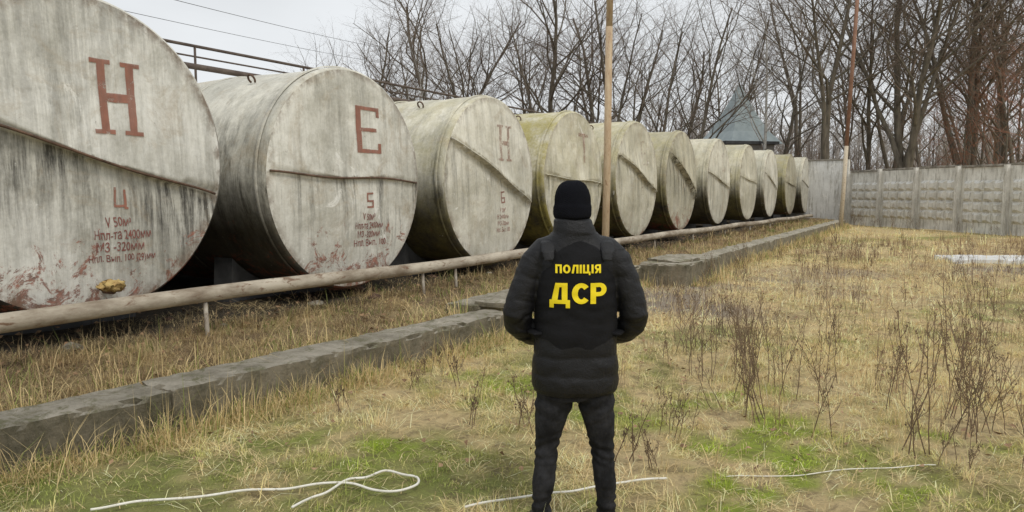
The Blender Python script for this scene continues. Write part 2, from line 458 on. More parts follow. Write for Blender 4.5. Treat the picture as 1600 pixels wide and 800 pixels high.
def sub_box(sx, sy, sz, cell, jit, seed, wear=.02):
    bm = bmesh.new()
    def grid(o, u, v, nu, nv):
        vs = [[bm.verts.new(o + u*(i/nu) + v*(j/nv)) for j in range(nv+1)] for i in range(nu+1)]
        for i in range(nu):
            for j in range(nv): bm.faces.new((vs[i][j], vs[i+1][j], vs[i+1][j+1], vs[i][j+1]))
    nx = max(2, int(sx/cell)); ny = max(2, int(sy/cell)); nz = max(2, int(sz/cell))
    X, Y, Z = Vector((sx,0,0)), Vector((0,sy,0)), Vector((0,0,sz)); o = Vector((-sx/2,-sy/2,0))
    grid(o, X, Y, nx, ny); grid(o+Z, X, Y, nx, ny); grid(o, X, Z, nx, nz); grid(o+Y, X, Z, nx, nz); grid(o, Y, Z, ny, nz); grid(o+X, Y, Z, ny, nz)
    bmesh.ops.remove_doubles(bm, verts=bm.verts, dist=1e-4)
    for v in bm.verts:
        p = v.co + Vector((seed*3.3, seed, 0))
        d = mn.noise_vector(p*7)*jit + mn.noise_vector(p*1.6)*jit*1.2
        ex = abs(abs(v.co.x)-sx/2) < 1e-3; ey = abs(abs(v.co.y)-sy/2) < 1e-3; ez = abs(v.co.z-sz) < 1e-3
        if ex + ey + ez >= 2:
            k = wear*(.2 + max(0, mn.noise(p*4)-.1)*3.0 + max(0, mn.noise(p*11)-.15)*3)
            d -= Vector((math.copysign(k, v.co.x) if ex else 0, math.copysign(k*.3, v.co.y) if ey else 0, k if ez else 0))
        v.co += d
    return bm

# ------------------------------------------------------------------ kerb
segs = [(-4.0,3.3,.31,.46),(3.296,7.62,.315,.45),
        (7.5,10.4,.36,.5),(10.40,13.3,.36,.5),(13.2,15.6,.42,.95),(15.605,19,.38,.5),(19.005,22.5,.37,.5),(22.505,26,.36,.5),(26.005,30,.36,.5),(30.005,34,.35,.5),(34.005,37.4,.35,.5),(37.405,40.5,.35,.5)]
for i, (y0, y1, zt, wd) in enumerate(segs):
    f0, f1 = float(kerb_front(np.array(y0+.08))), float(kerb_front(np.array(min(y1-.08,7.48) if i == 1 else y1-.08)))
    if i == 4: f0 = f1 = -4.12
    L = y1-y0
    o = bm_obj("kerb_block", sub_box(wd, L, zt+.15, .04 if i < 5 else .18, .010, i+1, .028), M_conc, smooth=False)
    c = W((f0+f1)/2 - wd/2, (y0+y1)/2, -.15); o.location = c
    o.rotation_euler = (0, 0, -PSI - math.atan2(f1-f0, L))
    meta(o, "wider slab of old concrete kerb jutting out from the row" if i == 4 else "weathered low concrete kerb block edging the tank bed", "kerb", group="concrete kerb blocks along the tank bed")
for (X, Y, z, sx, sy, rz) in ((-4.85,7.9,.345,.55,.6,.25), (-4.6,13.9,.41,.7,.8,-.2)):
    o = bm_obj("broken_concrete_slab", sub_box(sx, sy, .07, .05, .010, X, .014), M_conc); o.location = W(X, Y, z); o.rotation_euler = (.03,.04,rz-PSI)
    meta(o, "broken flat concrete slab lying on the kerb", "slab", group="loose slabs on the kerb")
o = bm_obj("concrete_slab", sub_box(3.4, 1.3, .16, .1, .012, 4, .02), M_wallw); o.location = (12.6, 18.4, -.04); o.rotation_euler = (.01,.0,-.12)
meta(o, "flat pale concrete slab lying in the dry grass", "slab")

# ------------------------------------------------------------------ tanks
A = 7.0
tanks = [ # centre Y/A, radius/A, dz, crease slope, crease off, amp, light, moss, dirt, rust, warm
 (.566,.217,.16,-.27,.01,.065,1.0,0,.78,.46,.0),
 (1.076,.2118,0,-.03,.03,.030,1.02,.05,.44,.50,.1),
 (1.588,.2118,.02,-.42,.18,.08,1.02,.32,.42,.25,.4),
 (2.065,.207,.10,-.05,.0,.045,1.03,.85,.38,.2,.8),
 (2.590,.212,.15,-.35,.15,.08,.97,.45,.52,.3,.9),
 (3.110,.212,.16,-.50,.25,.10,.78,.35,.66,.5,1.2),
 (3.700,.212,.18,-.2,.05,.04,1.0,.2,.5,.2,.7),
 (4.320,.214,.2,-.1,.1,.03,.93,.35,.45,.2,.9),
 (4.920,.214,.2,-.3,.1,.03,.98,.15,.45,.2,.6),
 (5.600,.216,.2,-.1,0,.03,.74,.5,.6,.3,1.2),
 (6.240,.220,.2,-.2,0,.02,.92,.15,.5,.2,.5)]
def headx(y, z, R, sl, off, amp):
    r = min(1, math.hypot(y, z)/R)
    nrm = math.sqrt(1+sl*sl)
    d = (z - (sl*y + off + .02*math.sin(y*3+sl*9)))/nrm
    env = max(0, 1 - r**26)
    if d >= 0: c = amp*math.exp(-d/.42)
    else: c = -amp*.9*math.exp(d/.30)
    w = .036*mn.noise(Vector((y*.9+sl*20, z*.9, off*30))) + .018*mn.noise(Vector((y*2.4, z*2.4+sl*20, 3)))
    return .06*(1-r*r) + (c*(1-.35*r) + w*(1-r**4))*env
def text_mesh(s, size=1, offset=0.0):
    cu = bpy.data.curves.new("tmp", "FONT"); cu.body = s; cu.size = size; cu.offset = offset
    cu.align_x = "CENTER"; cu.align_y = "CENTER"; cu.resolution_u = 4
    o = bpy.data.objects.new("tmp", cu); COL.objects.link(o)
    dg = bpy.context.evaluated_depsgraph_get(); dg.update()
    me = bpy.data.meshes.new_from_object(o.evaluated_get(dg))
    bpy.data.objects.remove(o)
    return me
def fit(me, w, h):
    co = np.zeros(len(me.vertices)*3, np.float32); me.vertices.foreach_get("co", co); co = co.reshape(-1,3)
    lo, hi = co.min(0), co.max(0); c = (lo+hi)/2; s = hi-lo
    sx = w/s[0] if w else h/s[1]; sy = h/s[1] if h else sx
    co[:,0] = (co[:,0]-c[0])*sx; co[:,1] = (co[:,1]-c[1])*sy; me.vertices.foreach_set("co", co.ravel())
    return me
def dense(me, cell):
    bm = bmesh.new(); bm.from_mesh(me)
    bmesh.ops.remove_doubles(bm, verts=bm.verts, dist=1e-5)
    bmesh.ops.triangulate(bm, faces=bm.faces)
    for _ in range(6):
        es = [e for e in bm.edges if e.calc_length() > cell]
        if not es: break
        bmesh.ops.subdivide_edges(bm, edges=es, cuts=1); bmesh.ops.triangulate(bm, faces=bm.faces)
    return bm
def bars(rects):
    bm = bmesh.new()
    for r in rects: bm.faces.new([bm.verts.new((x, y, 0)) for x, y in r])
    me = bpy.data.meshes.new("bars"); bm.to_mesh(me); bm.free(); return me
def R4(x0,y0,x1,y1): return ((x0,y0),(x1,y0),(x1,y1),(x0,y1))
GL = {
 "Н": [R4(-.38,-.5,-.21,.5), R4(.21,-.5,.38,.5), R4(-.21,-.06,.21,.06), R4(-.52,.44,-.38,.5), R4(-.21,.44,-.1,.5), R4(.1,.44,.21,.5), R4(.38,.44,.52,.5), R4(-.52,-.5,-.38,-.44), R4(-.21,-.5,-.1,-.44), R4(.1,-.5,.21,-.44), R4(.38,-.5,.52,-.44)],
 "Е": [R4(-.38,-.5,-.22,.5), R4(-.22,.42,.4,.5), R4(-.22,-.04,.28,.04), R4(-.22,-.5,.42,-.42), R4(.30,.29,.4,.42), R4(.32,-.42,.42,-.28)],
 "Т": [R4(-.09,-.5,.09,.5), R4(-.45,.38,-.09,.5), R4(.09,.38,.45,.5)],
 "С": [R4(-.38,-.4,-.2,.4), R4(-.3,.4,.35,.5), R4(-.3,-.5,.35,-.4), R4(.22,.2,.36,.4), R4(.22,-.4,.36,-.2)],
 "4": [R4(-.4,-.28,-.25,.5), R4(-.4,-.40,.22,-.28), R4(.22,-.5,.38,.42), R4(.38,-.5,.5,-.40)],
 "5": [R4(-.35,.38,.35,.5), R4(-.35,.0,-.2,.38), R4(-.35,-.12,.35,0), R4(.2,-.38,.35,-.12), R4(-.35,-.5,.35,-.38)],
 "6": [R4(-.35,-.5,-.2,.5), R4(-.2,.38,.35,.5), R4(-.2,-.12,.35,.0), R4(.2,-.38,.35,-.12), R4(-.2,-.5,.35,-.38)],
 "7": [R4(-.35,.36,.35,.5), R4(.15,-.5,.33,.36)],
 "8": [R4(-.35,-.5,-.17,.5), R4(.17,-.5,.35,.5), R4(-.17,.36,.17,.5), R4(-.17,-.07,.17,.07), R4(-.17,-.5,.17,-.36)],
}
marks = {0:("Н","4",M_p1,M_ps), 1:("Е","5",M_p1,M_ps), 2:("Н","6",M_p2,M_p4), 3:("Т","7",M_p2,M_p2), 4:("Е","8",M_p3,M_p3), 6:("С",None,M_p3,M_p3)}
smalls = [["V 50м³","Нпл-та 2400мм","МЗ -320мм","Нпл. Вып. 100 (29)мм"],["V 50м³","Нпл-та 2400мм","МЗ -320мм","Нпл. Вып. 100"],["V 50м³","Н 2400мм","МЗ-320мм","Нпл. Вып. 100"],["V 50м³","Н 2400мм","МЗ-320","Нпл. 100"]]
labels = ["large grey-white fuel tank with red letter, dented seam and rust","grey-white fuel tank with red letter and riveted horizontal seam","mossy grey fuel tank with diagonally creased end plate","yellow-green mossy fuel tank with pale end plate","streaked grey fuel tank with buckled end plate","brown-stained fuel tank with deeply folded end plate","pale weathered fuel tank with faded letter","pale weathered fuel tank resting on concrete saddles","pale weathered fuel tank resting on concrete saddles","brownish weathered fuel tank resting on concrete saddles","small-looking pale fuel tank beside the boundary wall"]
LEN = 8.6
for ti, (cy, rr, dz, sl, off, amp, light, moss, dirt, rust, warm) in enumerate(tanks):
    R = rr*A; zc = 1.75 + .024*A + dz
    root = empty("fuel_tank", W(-A, cy*A, .3), -PSI)
    meta(root, labels[ti], "tank", group="row of horizontal fuel tanks")
    zl = zc - .3
    NS = 128 if ti < 5 else 64
    xs = [0,-.012,-.035,-.07,-.12] + list(np.linspace(-.3,-LEN,34))
    V, Fc = [], []
    for j, x in enumerate(xs):
        k = {0:.975,1:.988,2:.996,3:1.0}.get(j, 1.0)
        for i in range(NS):
            a = 2*math.pi*i/NS
            dn = (.034*mn.noise(Vector((x*.9+ti*5, math.cos(a)*1.8, math.sin(a)*1.8))) + .012*mn.noise(Vector((x*2.5+ti*5, math.cos(a)*4, math.sin(a)*4))))*min(1, -x*3)
            r = R*k + dn
            V.append((x, r*math.cos(a), r*math.sin(a)))
    for j in range(len(xs)-1):
        for i in range(NS):
            a = j*NS+i; b = j*NS+(i+1) % NS; Fc.append((a, a+NS, b+NS, b))
    Fc.append(tuple((len(xs)-1)*NS+i for i in range(NS))[::-1])
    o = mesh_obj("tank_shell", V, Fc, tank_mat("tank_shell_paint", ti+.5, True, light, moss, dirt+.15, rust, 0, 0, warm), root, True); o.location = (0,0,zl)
    V, Fc = [], []
    for x in (-.14, -1.9, -3.7, -5.5):
        b0 = len(V)
        for xx, r in ((x-.03, R+.008), (x-.02, R+.022), (x+.02, R+.022), (x+.03, R+.008)):
            for i in range(NS):
                a = 2*math.pi*i/NS; V.append((xx, r*math.cos(a), r*math.sin(a)))
        for j in range(3):
            for i in range(NS): a = b0+j*NS+i; b = b0+j*NS+(i+1) % NS; Fc.append((a, b, b+NS, a+NS))
    o = mesh_obj("weld_band", V, Fc, o.data.materials[0], root, True); o.location = (0,0,zl)
    NR = 54 if ti < 6 else 24; Rh = R*.975
    V, Fc = [(headx(0,0,Rh,sl,off,amp),0,0)], []
    for j in range(1, NR+1):
        r = Rh*j/NR
        for i in range(NS):
            a = 2*math.pi*i/NS; y, z = r*math.cos(a), r*math.sin(a); V.append((headx(y,z,Rh,sl,off,amp), y, z))
    for i in range(NS): Fc.append((0, 1+i, 1+(i+1) % NS))
    for j in range(NR-1):
        for i in range(NS): a = 1+j*NS+i; b = 1+j*NS+(i+1) % NS; Fc.append((a, a+NS, b+NS, b))
    o = mesh_obj("end_plate", V, Fc, tank_mat("end_plate_paint", ti+11.2, False, light, moss*.3, dirt, rust, sl, off, warm), root, True); o.location = (0,0,zl)
    pts = []
    for k in range(61):
        y = -Rh + 2*Rh*k/60
        z = sl*y + off + .02*math.sin(y*3+sl*9)
        if math.hypot(y, z) < Rh*.992: pts.append((headx(y,z+.012,Rh,sl,off,amp)-.002, y, z-.004))
    o2 = tube_obj("end_plate_seam", pts, .013, 6, M_rust if ti in (0,1) else o.data.materials[0], root); o2.location = (0,0,zl)
    lx, la = -.95, rad(122)
    c = Vector((lx, R*math.cos(la), R*math.sin(la))); nrm = Vector((0, math.cos(la), math.sin(la)))
    pts = [c + nrm*(.055 + .06*math.sin(a)) + Vector((1,0,0))*.055*math.cos(a) for a in np.linspace(-.9, math.pi+.9, 13)]
    o = tube_obj("lifting_lug", pts, .014, 7, M_rust, root); o.location = (0,0,zl)
    for sx in (-1.3, -6.8):
        V = []; n = 16; hw = R*.75; base = zl + .12
        prof = [(-hw, -base), (hw, -base)] + [( (R+.01)*math.sin(a), -(R+.01)*math.cos(a)) for a in np.linspace(rad(46), rad(-46), n)]
        for x in (sx-.18, sx+.18):
            for (y, z) in prof: V.append((x, y, z))
        m = len(prof); Fc = [tuple(range(m)), tuple(range(m, 2*m))[::-1]] + [(i, (i+1) % m, (i+1) % m + m, i+m) for i in range(m)]
        o = mesh_obj("support_saddle", V, Fc, M_dark, root); o.location = (0,0,zl)
    if ti in marks:
        big, num, mt, ms = marks[ti]
        dzz = -.11 if ti == 0 else 0
        def put(me, cy_, cz_, nm, cell, mat, wob=0):
            bm = dense(me, cell)
            for v in bm.verts:
                y, z = v.co.x + cy_, v.co.y + cz_ + dzz
                if wob:
                    nv = mn.noise_vector(Vector((y*9, z*9, ti)))*wob; y += nv.x; z += nv.y
                v.co = Vector((max(headx(y+a_,z+b_,Rh,sl,off,amp) for a_ in (-.02,0,.02) for b_ in (-.02,0,.02)) + .005, y, z))
            o = bm_obj(nm, bm, mat, root); o.location = (0,0,zl)
        m_ = bars(GL[big]); fit(m_, .50, .70 if ti == 0 else .63); put(m_, .30, .68, "stencilled_letter", .05, mt, .006)
        if num: m_ = bars(GL[num]); fit(m_, .145, .21); put(m_, .30, -.28, "stencilled_number", .05, mt if ti < 2 else ms, .008)
        if ti < 4:
            for li, s in enumerate(smalls[ti]):
                m_ = text_mesh(s, 1, .012)
                w = [.26,.58,.48,.68][li] if ti < 2 else [.22,.42,.40,.48][li]
                fit(m_, w, .095 if ti < 2 else .085); put(m_, .30 + (0 if li else -.04) + .02*math.sin(li*2.3+ti), -.51-.118*li, "stencilled_note", .05, ms, .014)
    if ti == 0:
        o = tube_obj("drain_pipe", [(-.05,.12,-1.26),(.14,.12,-1.26)], .045, 10, M_rust, root); o.location = (0,0,zl)
        bm = bmesh.new(); bmesh.ops.create_icosphere(bm, subdivisions=3, radius=1)
        for v in bm.verts:
            v.co = Vector((v.co.x*.05, v.co.y*.14, v.co.z*.05)) + mn.noise_vector(v.co*2.2)*.045
        o = bm_obj("rag_bundle", bm, M_ylw, root, True); o.location = (.16,.10,zl-1.215)

# ------------------------------------------------------------------ pipeline
def pz(Y): return .725 - .0058*(Y-3)
root = empty("pipeline", W(-6.4, 3, .3), -PSI)
meta(root, "long weathered pale brown steel pipe on short posts before the tanks", "pipe")
pts = []
for Y in np.linspace(-3, 42, 60): pts.append((.014*math.sin(Y*1.1), Y-3, pz(Y)-.3 - .014*math.sin(Y*.9)))
tube_obj("pipe_run", pts, .080, 20, M_pipe, root)
for Y in (4.75, 8.3, 9.1, 11.4, 14.5, 17.8, 21, 24.5, 28, 31.5, 35, 38.5):
    h = pz(Y) - .3 - .07
    tube_obj("pipe_post", [(.03,Y-3,-.15),(0,Y-3,h)], .022, 8, M_post, root)
for Y in (7.3, 13.6, 19.9, 26, 32):
    tube_obj("weld_collar", [(.014*math.sin(Y*1.1),Y-3-.012,pz(Y)-.3-.014*math.sin(Y*.9)),(.014*math.sin(Y*1.1),Y-3+.012,pz(Y)-.3-.014*math.sin(Y*.9))], .087, 18, M_pipe, root)

root = empty("walkway_railing", W(-10, 6, 3.4), -PSI); meta(root, "dark steel pipe railing above the tank tops", "railing")
tube_obj("top_rail", [(0,-4,.56),(0,14,.55),(0,34,.55)], .024, 8, M_rail, root)
tube_obj("middle_rail", [(0,-4,.40),(0,34,.40)], .014, 8, M_rail, root)
tube_obj("header_pipe", [(.25,-4,.20),(.25,34,.22)], .045, 10, M_rail, root)
for Y in np.arange(-3, 34, 2.2): tube_obj("rail_post", [(0,Y,-.4),(0,Y,.57)], .020, 6, M_rail, root)

# ------------------------------------------------------------------ poles
def pole(x, y, r, h, tilt, mats, label):
    root = empty("utility_pole", (x, y, 0)); root.rotation_euler = (0, tilt, 0); meta(root, label, "pole")
    sp = h*mats[2]
    tube_obj("lower_pole", [(0,0,-.2),(.01,0,sp*.5),(0,0,sp)], [r,r*.97,r*.93], 14, mats[0], root)
    tube_obj("upper_pole", [(0,0,sp),(0.01,0,sp+(h-sp)*.5),(0,0,h)], [r*.88,r*.86,r*.82], 14, mats[1], root)
pole(1.66, 13.2, .066, 8.4, rad(.45), (M_wood, M_wood, .55), "tall thin tan-painted pole standing behind the kerb")
pole(15.55, 35.0, .10, 13, rad(2.0), (M_polegrey, M_polered, .30), "tall rust-red pole with pale lower section near the wall")

# ------------------------------------------------------------------ fence
P0 = Vector((18.2,40,0)); d = Vector((1.9,-11,0)).normalized()
ang = math.atan2(d.y, d.x)
root = empty("concrete_fence", P0, ang); meta(root, "pale grey precast concrete panel fence with relief blocks", "fence")
def panel_geo(w, h):
    V, Fc = [], []
    def quad(a, b, c, dd): i = len(V); V.extend((a,b,c,dd)); Fc.append((i,i+1,i+2,i+3))
    T = .05
    quad((0,T,0),(w,T,0),(w,T,h),(0,T,h)); quad((0,-T,h),(w,-T,h),(w,T,h),(0,T,h))
    quad((0,-T,0),(0,T,0),(0,T,h),(0,-T,h)); quad((w,-T,0),(w,-T,h),(w,T,h),(w,T,0))
    nc, nr = 4, 4; y0 = -T
    mx, mz0, mz1 = .14, .45, .55
    quad((0,y0,0),(0,y0,mz0),(w,y0,mz0),(w,y0,0)); quad((0,y0,h-mz1),(0,y0,h),(w,y0,h),(w,y0,h-mz1))
    quad((0,y0,mz0),(0,y0,h-mz1),(mx,y0,h-mz1),(mx,y0,mz0)); quad((w-mx,y0,mz0),(w-mx,y0,h-mz1),(w,y0,h-mz1),(w,y0,mz0))
    cw = (w-2*mx)/nc; ch = (h-mz0-mz1)/nr
    for i in range(nc):
        for j in range(nr):
            x0, z0 = mx+i*cw, mz0+j*ch; x1, z1 = x0+cw, z0+ch; yo = y0-.13
            cx, cz = (x0+x1)/2, (z0+z1)/2
            o = [(x0,y0,z0),(x1,y0,z0),(x1,y0,z1),(x0,y0,z1)]
            k = .45
            n_ = [(cx+(a-cx)*k, yo, cz+(b-cz)*k) for a,_,b in o]
            for q_ in range(4): quad(o[q_], n_[q_], n_[(q_+1)%4], o[(q_+1)%4])
            quad(n_[0], n_[3], n_[2], n_[1])
    return V, Fc
pw = 2.42
V, Fc = panel_geo(pw, 2.78)
pm = bpy.data.meshes.new("fence_panel"); pm.from_pydata(V, [], Fc); pm.materials.append(M_wall)
bmx = bmesh.new(); bmx.from_mesh(pm); bmesh.ops.remove_doubles(bmx, verts=bmx.verts, dist=1e-4); bmesh.ops.recalc_face_normals(bmx, faces=bmx.faces); bmx.to_mesh(pm); bmx.free()
pbm = sub_box(.18,.34,2.95,.15,.006,2,.010); pme = bpy.data.meshes.new("fence_post"); pbm.to_mesh(pme); pbm.free(); pme.materials.append(M_wall)
cbm = sub_box(pw,.17,.09,.15,.008,5,.008); cme = bpy.data.meshes.new("fence_coping"); cbm.to_mesh(cme); cbm.free(); cme.materials.append(M_wallcap)
for i in range(10):
    p = link(bpy.data.objects.new("fence_post", pme), root); p.location = (i*2.58+.05, -.08, -.1 + .02*((i*3)%4))
    q_ = link(bpy.data.objects.new("fence_panel", pm), root); q_.location = (i*2.58+.14, 0, 0+.02*((i*7)%3)); q_.rotation_euler = (rad(.8*((i*5)%3-1)),0,0)
    c_ = link(bpy.data.objects.new("fence_coping", cme), root); c_.location = (i*2.58+.14+pw/2, 0, 2.80+.02*((i*7)%3))
root = empty("boundary_wall", W(-4.95, 43.9, 0), -PSI + rad(180-8)); meta(root, "taller whitewashed concrete wall behind the last tank", "wall")
for i in range(8):
    o = bm_obj("wall_panel", sub_box(2.9,.14,3.45,.4,.004,i,.006), M_wallw, root); o.location = (1.5+i*3, 0, 0)
    o = bm_obj("wall_post", sub_box(.2,.2,3.5,.4,.004,i,.006), M_wall, root); o.location = (i*3, .03, 0)
    o = bm_obj("wall_coping", sub_box(2.78,.22,.08,.3,.004,i,.006), M_wallcap, root); o.location = (1.5+i*3, 0, 3.46)

# ------------------------------------------------------------------ buildings beyond
def box_obj(name, x0,x1,y0,y1,z0,z1, mat, parent):
    V = [(x,y,z) for z in (z0,z1) for x,y in ((x0,y0),(x1,y0),(x1,y1),(x0,y1))]
    return mesh_obj(name, V, [(3,2,1,0),(4,5,6,7),(0,1,5,4),(1,2,6,5),(2,3,7,6),(3,0,4,7)], mat, parent)
root = empty("tower_house", (17.1, 56.5, 0), rad(20)); meta(root, "small tower house with steep blue-grey metal roof", "building")
box_obj("wall", -1.8,1.8,-1.8,1.8,0,5.4, M_brick, root)
V = []; lv = [(2.3,5.3),(1.6,6.2),(1.0,7.4),(.45,8.7),(.05,9.8)]
for h_, z in lv: V += [(-h_,-h_,z),(h_,-h_,z),(h_,h_,z),(-h_,h_,z)]
Fc = [(3,2,1,0)] + [(4*j+i, 4*j+(i+1)%4, 4*j+4+(i+1)%4, 4*j+4+i) for j in range(4) for i in range(4)] + [(16,17,18,19)]
mesh_obj("roof", V, Fc, M_roof, root)
for x in (-.9,.5): box_obj("window", x,x+.7,-1.86,-1.78,3.2,4.4, M_glass, root)
root = empty("storage_shed", (15.9, 53, 0), rad(12)); meta(root, "low grey shed with dark flat roof beyond the wall", "building")
box_obj("wall", -1.8,1.8,-2,2,0,5.0, M_brick, root)
box_obj("roof", -2.0,2.0,-2.3,2.3,5.0,5.2, M_dark, root)
box_obj("door", -.6,.6,-2.05,-1.98,0,2.1, M_dark, root)

# ------------------------------------------------------------------ trees
def grow(rg, V, Fc, VT, FT, p, d, L, r, lvl, spec, mx):
    ns = (6,5,3,3,2)[lvl]; pts = [p.copy()]; rs = [r]; dd = d.copy(); q = p.copy()
    for i in range(ns):
        jit = (.06,.18,.25,.27,.2)[lvl]
        dd = (dd + Vector((rg.gauss(0,jit), rg.gauss(0,jit), rg.gauss(0,jit*.6) + (.02,.08,.05,.03,.0)[lvl]))).normalized()
        q = q + dd*(L/ns); pts.append(q.copy()); rs.append(r*(1 - (i+1)/ns*(.74 if lvl == 0 else .75)))
    tgtV, tgtF = (V, Fc) if lvl <= 1 else (VT, FT)
    tube_geo(tgtV, tgtF, pts, rs, (7,5,3,3,3)[lvl], False)
    if lvl >= mx: return
    n = spec[lvl]
    for i in range(n):
        lo = (spec[5],.18,.12,.1)[lvl]
        f = lo + (1-lo)*((i+rg.random())/n); f = min(f, .99)
        j = min(int(f*ns), ns-1); ff = f*ns - j
        pp = pts[j].lerp(pts[j+1], ff); rr = rs[j]*(1-ff) + rs[j+1]*ff
        ax = (pts[j+1]-pts[j]).normalized()
        ref = Vector((0,0,1)) if abs(ax.z) < .9 else Vector((1,0,0))
        u = ax.cross(ref).normalized(); w = ax.cross(u); a = i*2.4 + rg.uniform(-.6,.6)
        sp = rg.uniform(*((.45,.95),(.4,.95),(.45,1.0),(.4,1.0))[lvl])
        nd = (ax*math.cos(sp) + (u*math.cos(a) + w*math.sin(a))*math.sin(sp)).normalized()
        ln = L*(.60,.52,.5,.52)[lvl]*rg.uniform(.65,1.12)*(1.15-.55*f if lvl == 0 else 1.1-.45*f)
        nr = min(rr*.55, max(ln*.012, .0078))
        grow(rg, V, Fc, VT, FT, pp, nd, ln, nr, lvl+1, spec, mx)
def make_tree(seed, H, r, mats, spec, lean=0, fork=.6):
    rg = random.Random(seed); V, Fc, VT, FT = [], [], [], []
    grow(rg, V, Fc, VT, FT, Vector((0,0,-.2)), Vector((lean,0,1)).normalized(), H, r, 0, spec, 4)
    if rg.random() < fork:
        grow(rg, V, Fc, VT, FT, Vector((0,0,H*.18)), Vector((rg.uniform(-.3,.3),rg.uniform(-.2,.2),1)).normalized(), H*.75, r*.65, 0, spec, 4)
    root = empty("bare_tree", (0,0,0))
    mesh_obj("trunk", V, Fc, mats[0], root, True)
    mesh_obj("crown", VT, FT, mats[1], root, False)
    return root
B = (M_bark, M_twig)
protos = [make_tree(11,15.5,.21,B,(14,8,7,5,0,.30)), make_tree(12,16.5,.22,B,(15,8,6,5,0,.34)), make_tree(13,13.5,.15,B,(13,7,7,5,0,.24)),
          make_tree(14,17,.21,B,(15,7,6,5,0,.38),.05), make_tree(15,15,.15,B,(13,8,6,5,0,.36),-.06)]
pale = make_tree(21,13,.13,(M_bark2,M_twig2),(13,5,4,3,0,.3))
redt = make_tree(22,9,.08,(M_bark,M_twigr),(14,7,6,5,0,.12))
rg = random.Random(3)
spots = []
for i in range(16):
    u = 590 + i*(1620-590)/15 + rg.uniform(-22,22); F = (60 if u < 900 else 54) + rg.uniform(-4,5) - (6 if u > 1250 else 0)
    spots.append((u, F))
for i in range(19):
    u = 552 + i*(1680-552)/18 + rg.uniform(-24,24); F = rg.uniform(66,84); spots.append((u, F))
for i in range(3): spots.append((1410+i*85+rg.uniform(-15,15), rg.uniform(44,49)))
first = {}
for (u, F) in spots:
    k = rg.randrange(5); x = (u-800)/1155*F
    s = rg.uniform(.84,1.10)*(1 if F < 65 else 1.12)
    if u > 1000: s *= 1.08
    if u < 620: s *= .95
    args = ((x, F, 0), rg.uniform(0,6.28), (s*rg.uniform(1.1,1.35), s*rg.uniform(1.1,1.35), s))
    if k not in first:
        first[k] = 1; o = protos[k]; o.location = args[0]; o.rotation_euler = (0,0,args[1]); o.scale = args[2]
    else: o = copy_tree(protos[k], *args)
    meta(o, "tall leafless dark-barked tree behind the concrete wall", "tree", group="bare trees beyond the tank yard")
for (u, F, s) in ((1192,50,1.05),(655,58,.9)):
    o = pale if u == 1192 else copy_tree(pale, (0,0,0))
    o.location = ((u-800)/1155*F, F, 0); o.scale = (s,s,s); meta(o, "slender pale-barked leafless tree with fine upright twigs", "tree", group="pale slender trees")
for i, (u, F, s) in enumerate(((1560,42,1.0),(1500,44,.9),(1615,40,1.15),(1455,47,.8),(1240,49,.55),(1050,52,.6),(1530,46,1.2),(1590,47,1.3))):
    o = redt if i == 0 else copy_tree(redt, (0,0,0), i*1.3)
    o.location = ((u-800)/1155*F, F, 0); o.scale = (s,s,s); meta(o, "low reddish-twigged leafless tree by the wall", "tree", group="reddish young trees")
rgf = random.Random(8); V, Fc = [], []
for i in range(330):
    F = rgf.uniform(88,135); u = rgf.uniform(440,1720); x = (u-800)/1155*F
    H = rgf.uniform(8,13)*(F/100)*(.62 if u < 590 else 1); p = Vector((x,F,0)); top = p + Vector((rgf.uniform(-.8,.8),0,H))
    tube_geo(V, Fc, [p, p.lerp(top,.5), top], [.18,.12,.03], 4, False)
    for j in range(26):
        f = .2 + .8*rgf.random(); q0 = p.lerp(top, f); a = rgf.uniform(0,6.28); Lb = rgf.uniform(1.5,4)*(1.2-f*.7)
        e = q0 + Vector((math.cos(a)*Lb*.7, math.sin(a)*Lb*.7, Lb*.8)); tube_geo(V, Fc, [q0, e], [.05,.02], 3, False)
        for k in range(4):
            s0 = q0.lerp(e, rgf.uniform(.2,1)); e2 = s0 + Vector((rgf.uniform(-1,1),rgf.uniform(-1,1),rgf.uniform(.1,1.3)))
            tube_geo(V, Fc, [s0, e2], [.025,.012], 3, False)
meta(mesh_obj("distant_wood", V, Fc, M_far), "hazy mass of leafless trees far beyond the yard", "wood", kind="stuff")
V, Fc = [], []
for i in range(4200):
    F = rgf.uniform(46,62); u = rgf.uniform(480,1720); x = (u-800)/1155*F
    X, Y = toRow(x, F)
    if X < -5 and Y < 47 and X > -17: continue
    p = Vector((x,F,0)); L = rgf.uniform(1.5,4.8); a = rgf.uniform(0,6.28)
    e = p + Vector((math.cos(a)*L*.3, math.sin(a)*L*.3, L)); m_ = p.lerp(e,.5) + Vector((rgf.uniform(-.2,.2),0,0))
    tube_geo(V, Fc, [p, m_, e], [.022,.016,.008], 3, False)
meta(mesh_obj("undergrowth_thicket", V, Fc, simple("thicket_stem", (.14,.10,.078), (.24,.18,.14), 1, 1, .05)), "tangled leafless brush below the trees", "bushes", kind="stuff")

def wire(a, b, sag):
    a, b = Vector(a), Vector(b); pts = [a.lerp(b, k/24) - Vector((0,0,sag*4*(k/24)*(1-k/24))) for k in range(25)]
    o = tube_obj("overhead_wire", pts, .010, 5, M_wire); meta(o, "thin dark overhead wire crossing the grey sky", "wire", group="overhead wires")
wire((-16.3,5,6.1), (-8.0,64,12.2), .35); wire((-12.0,5,5.6), (-7.9,64,13.4), .35)

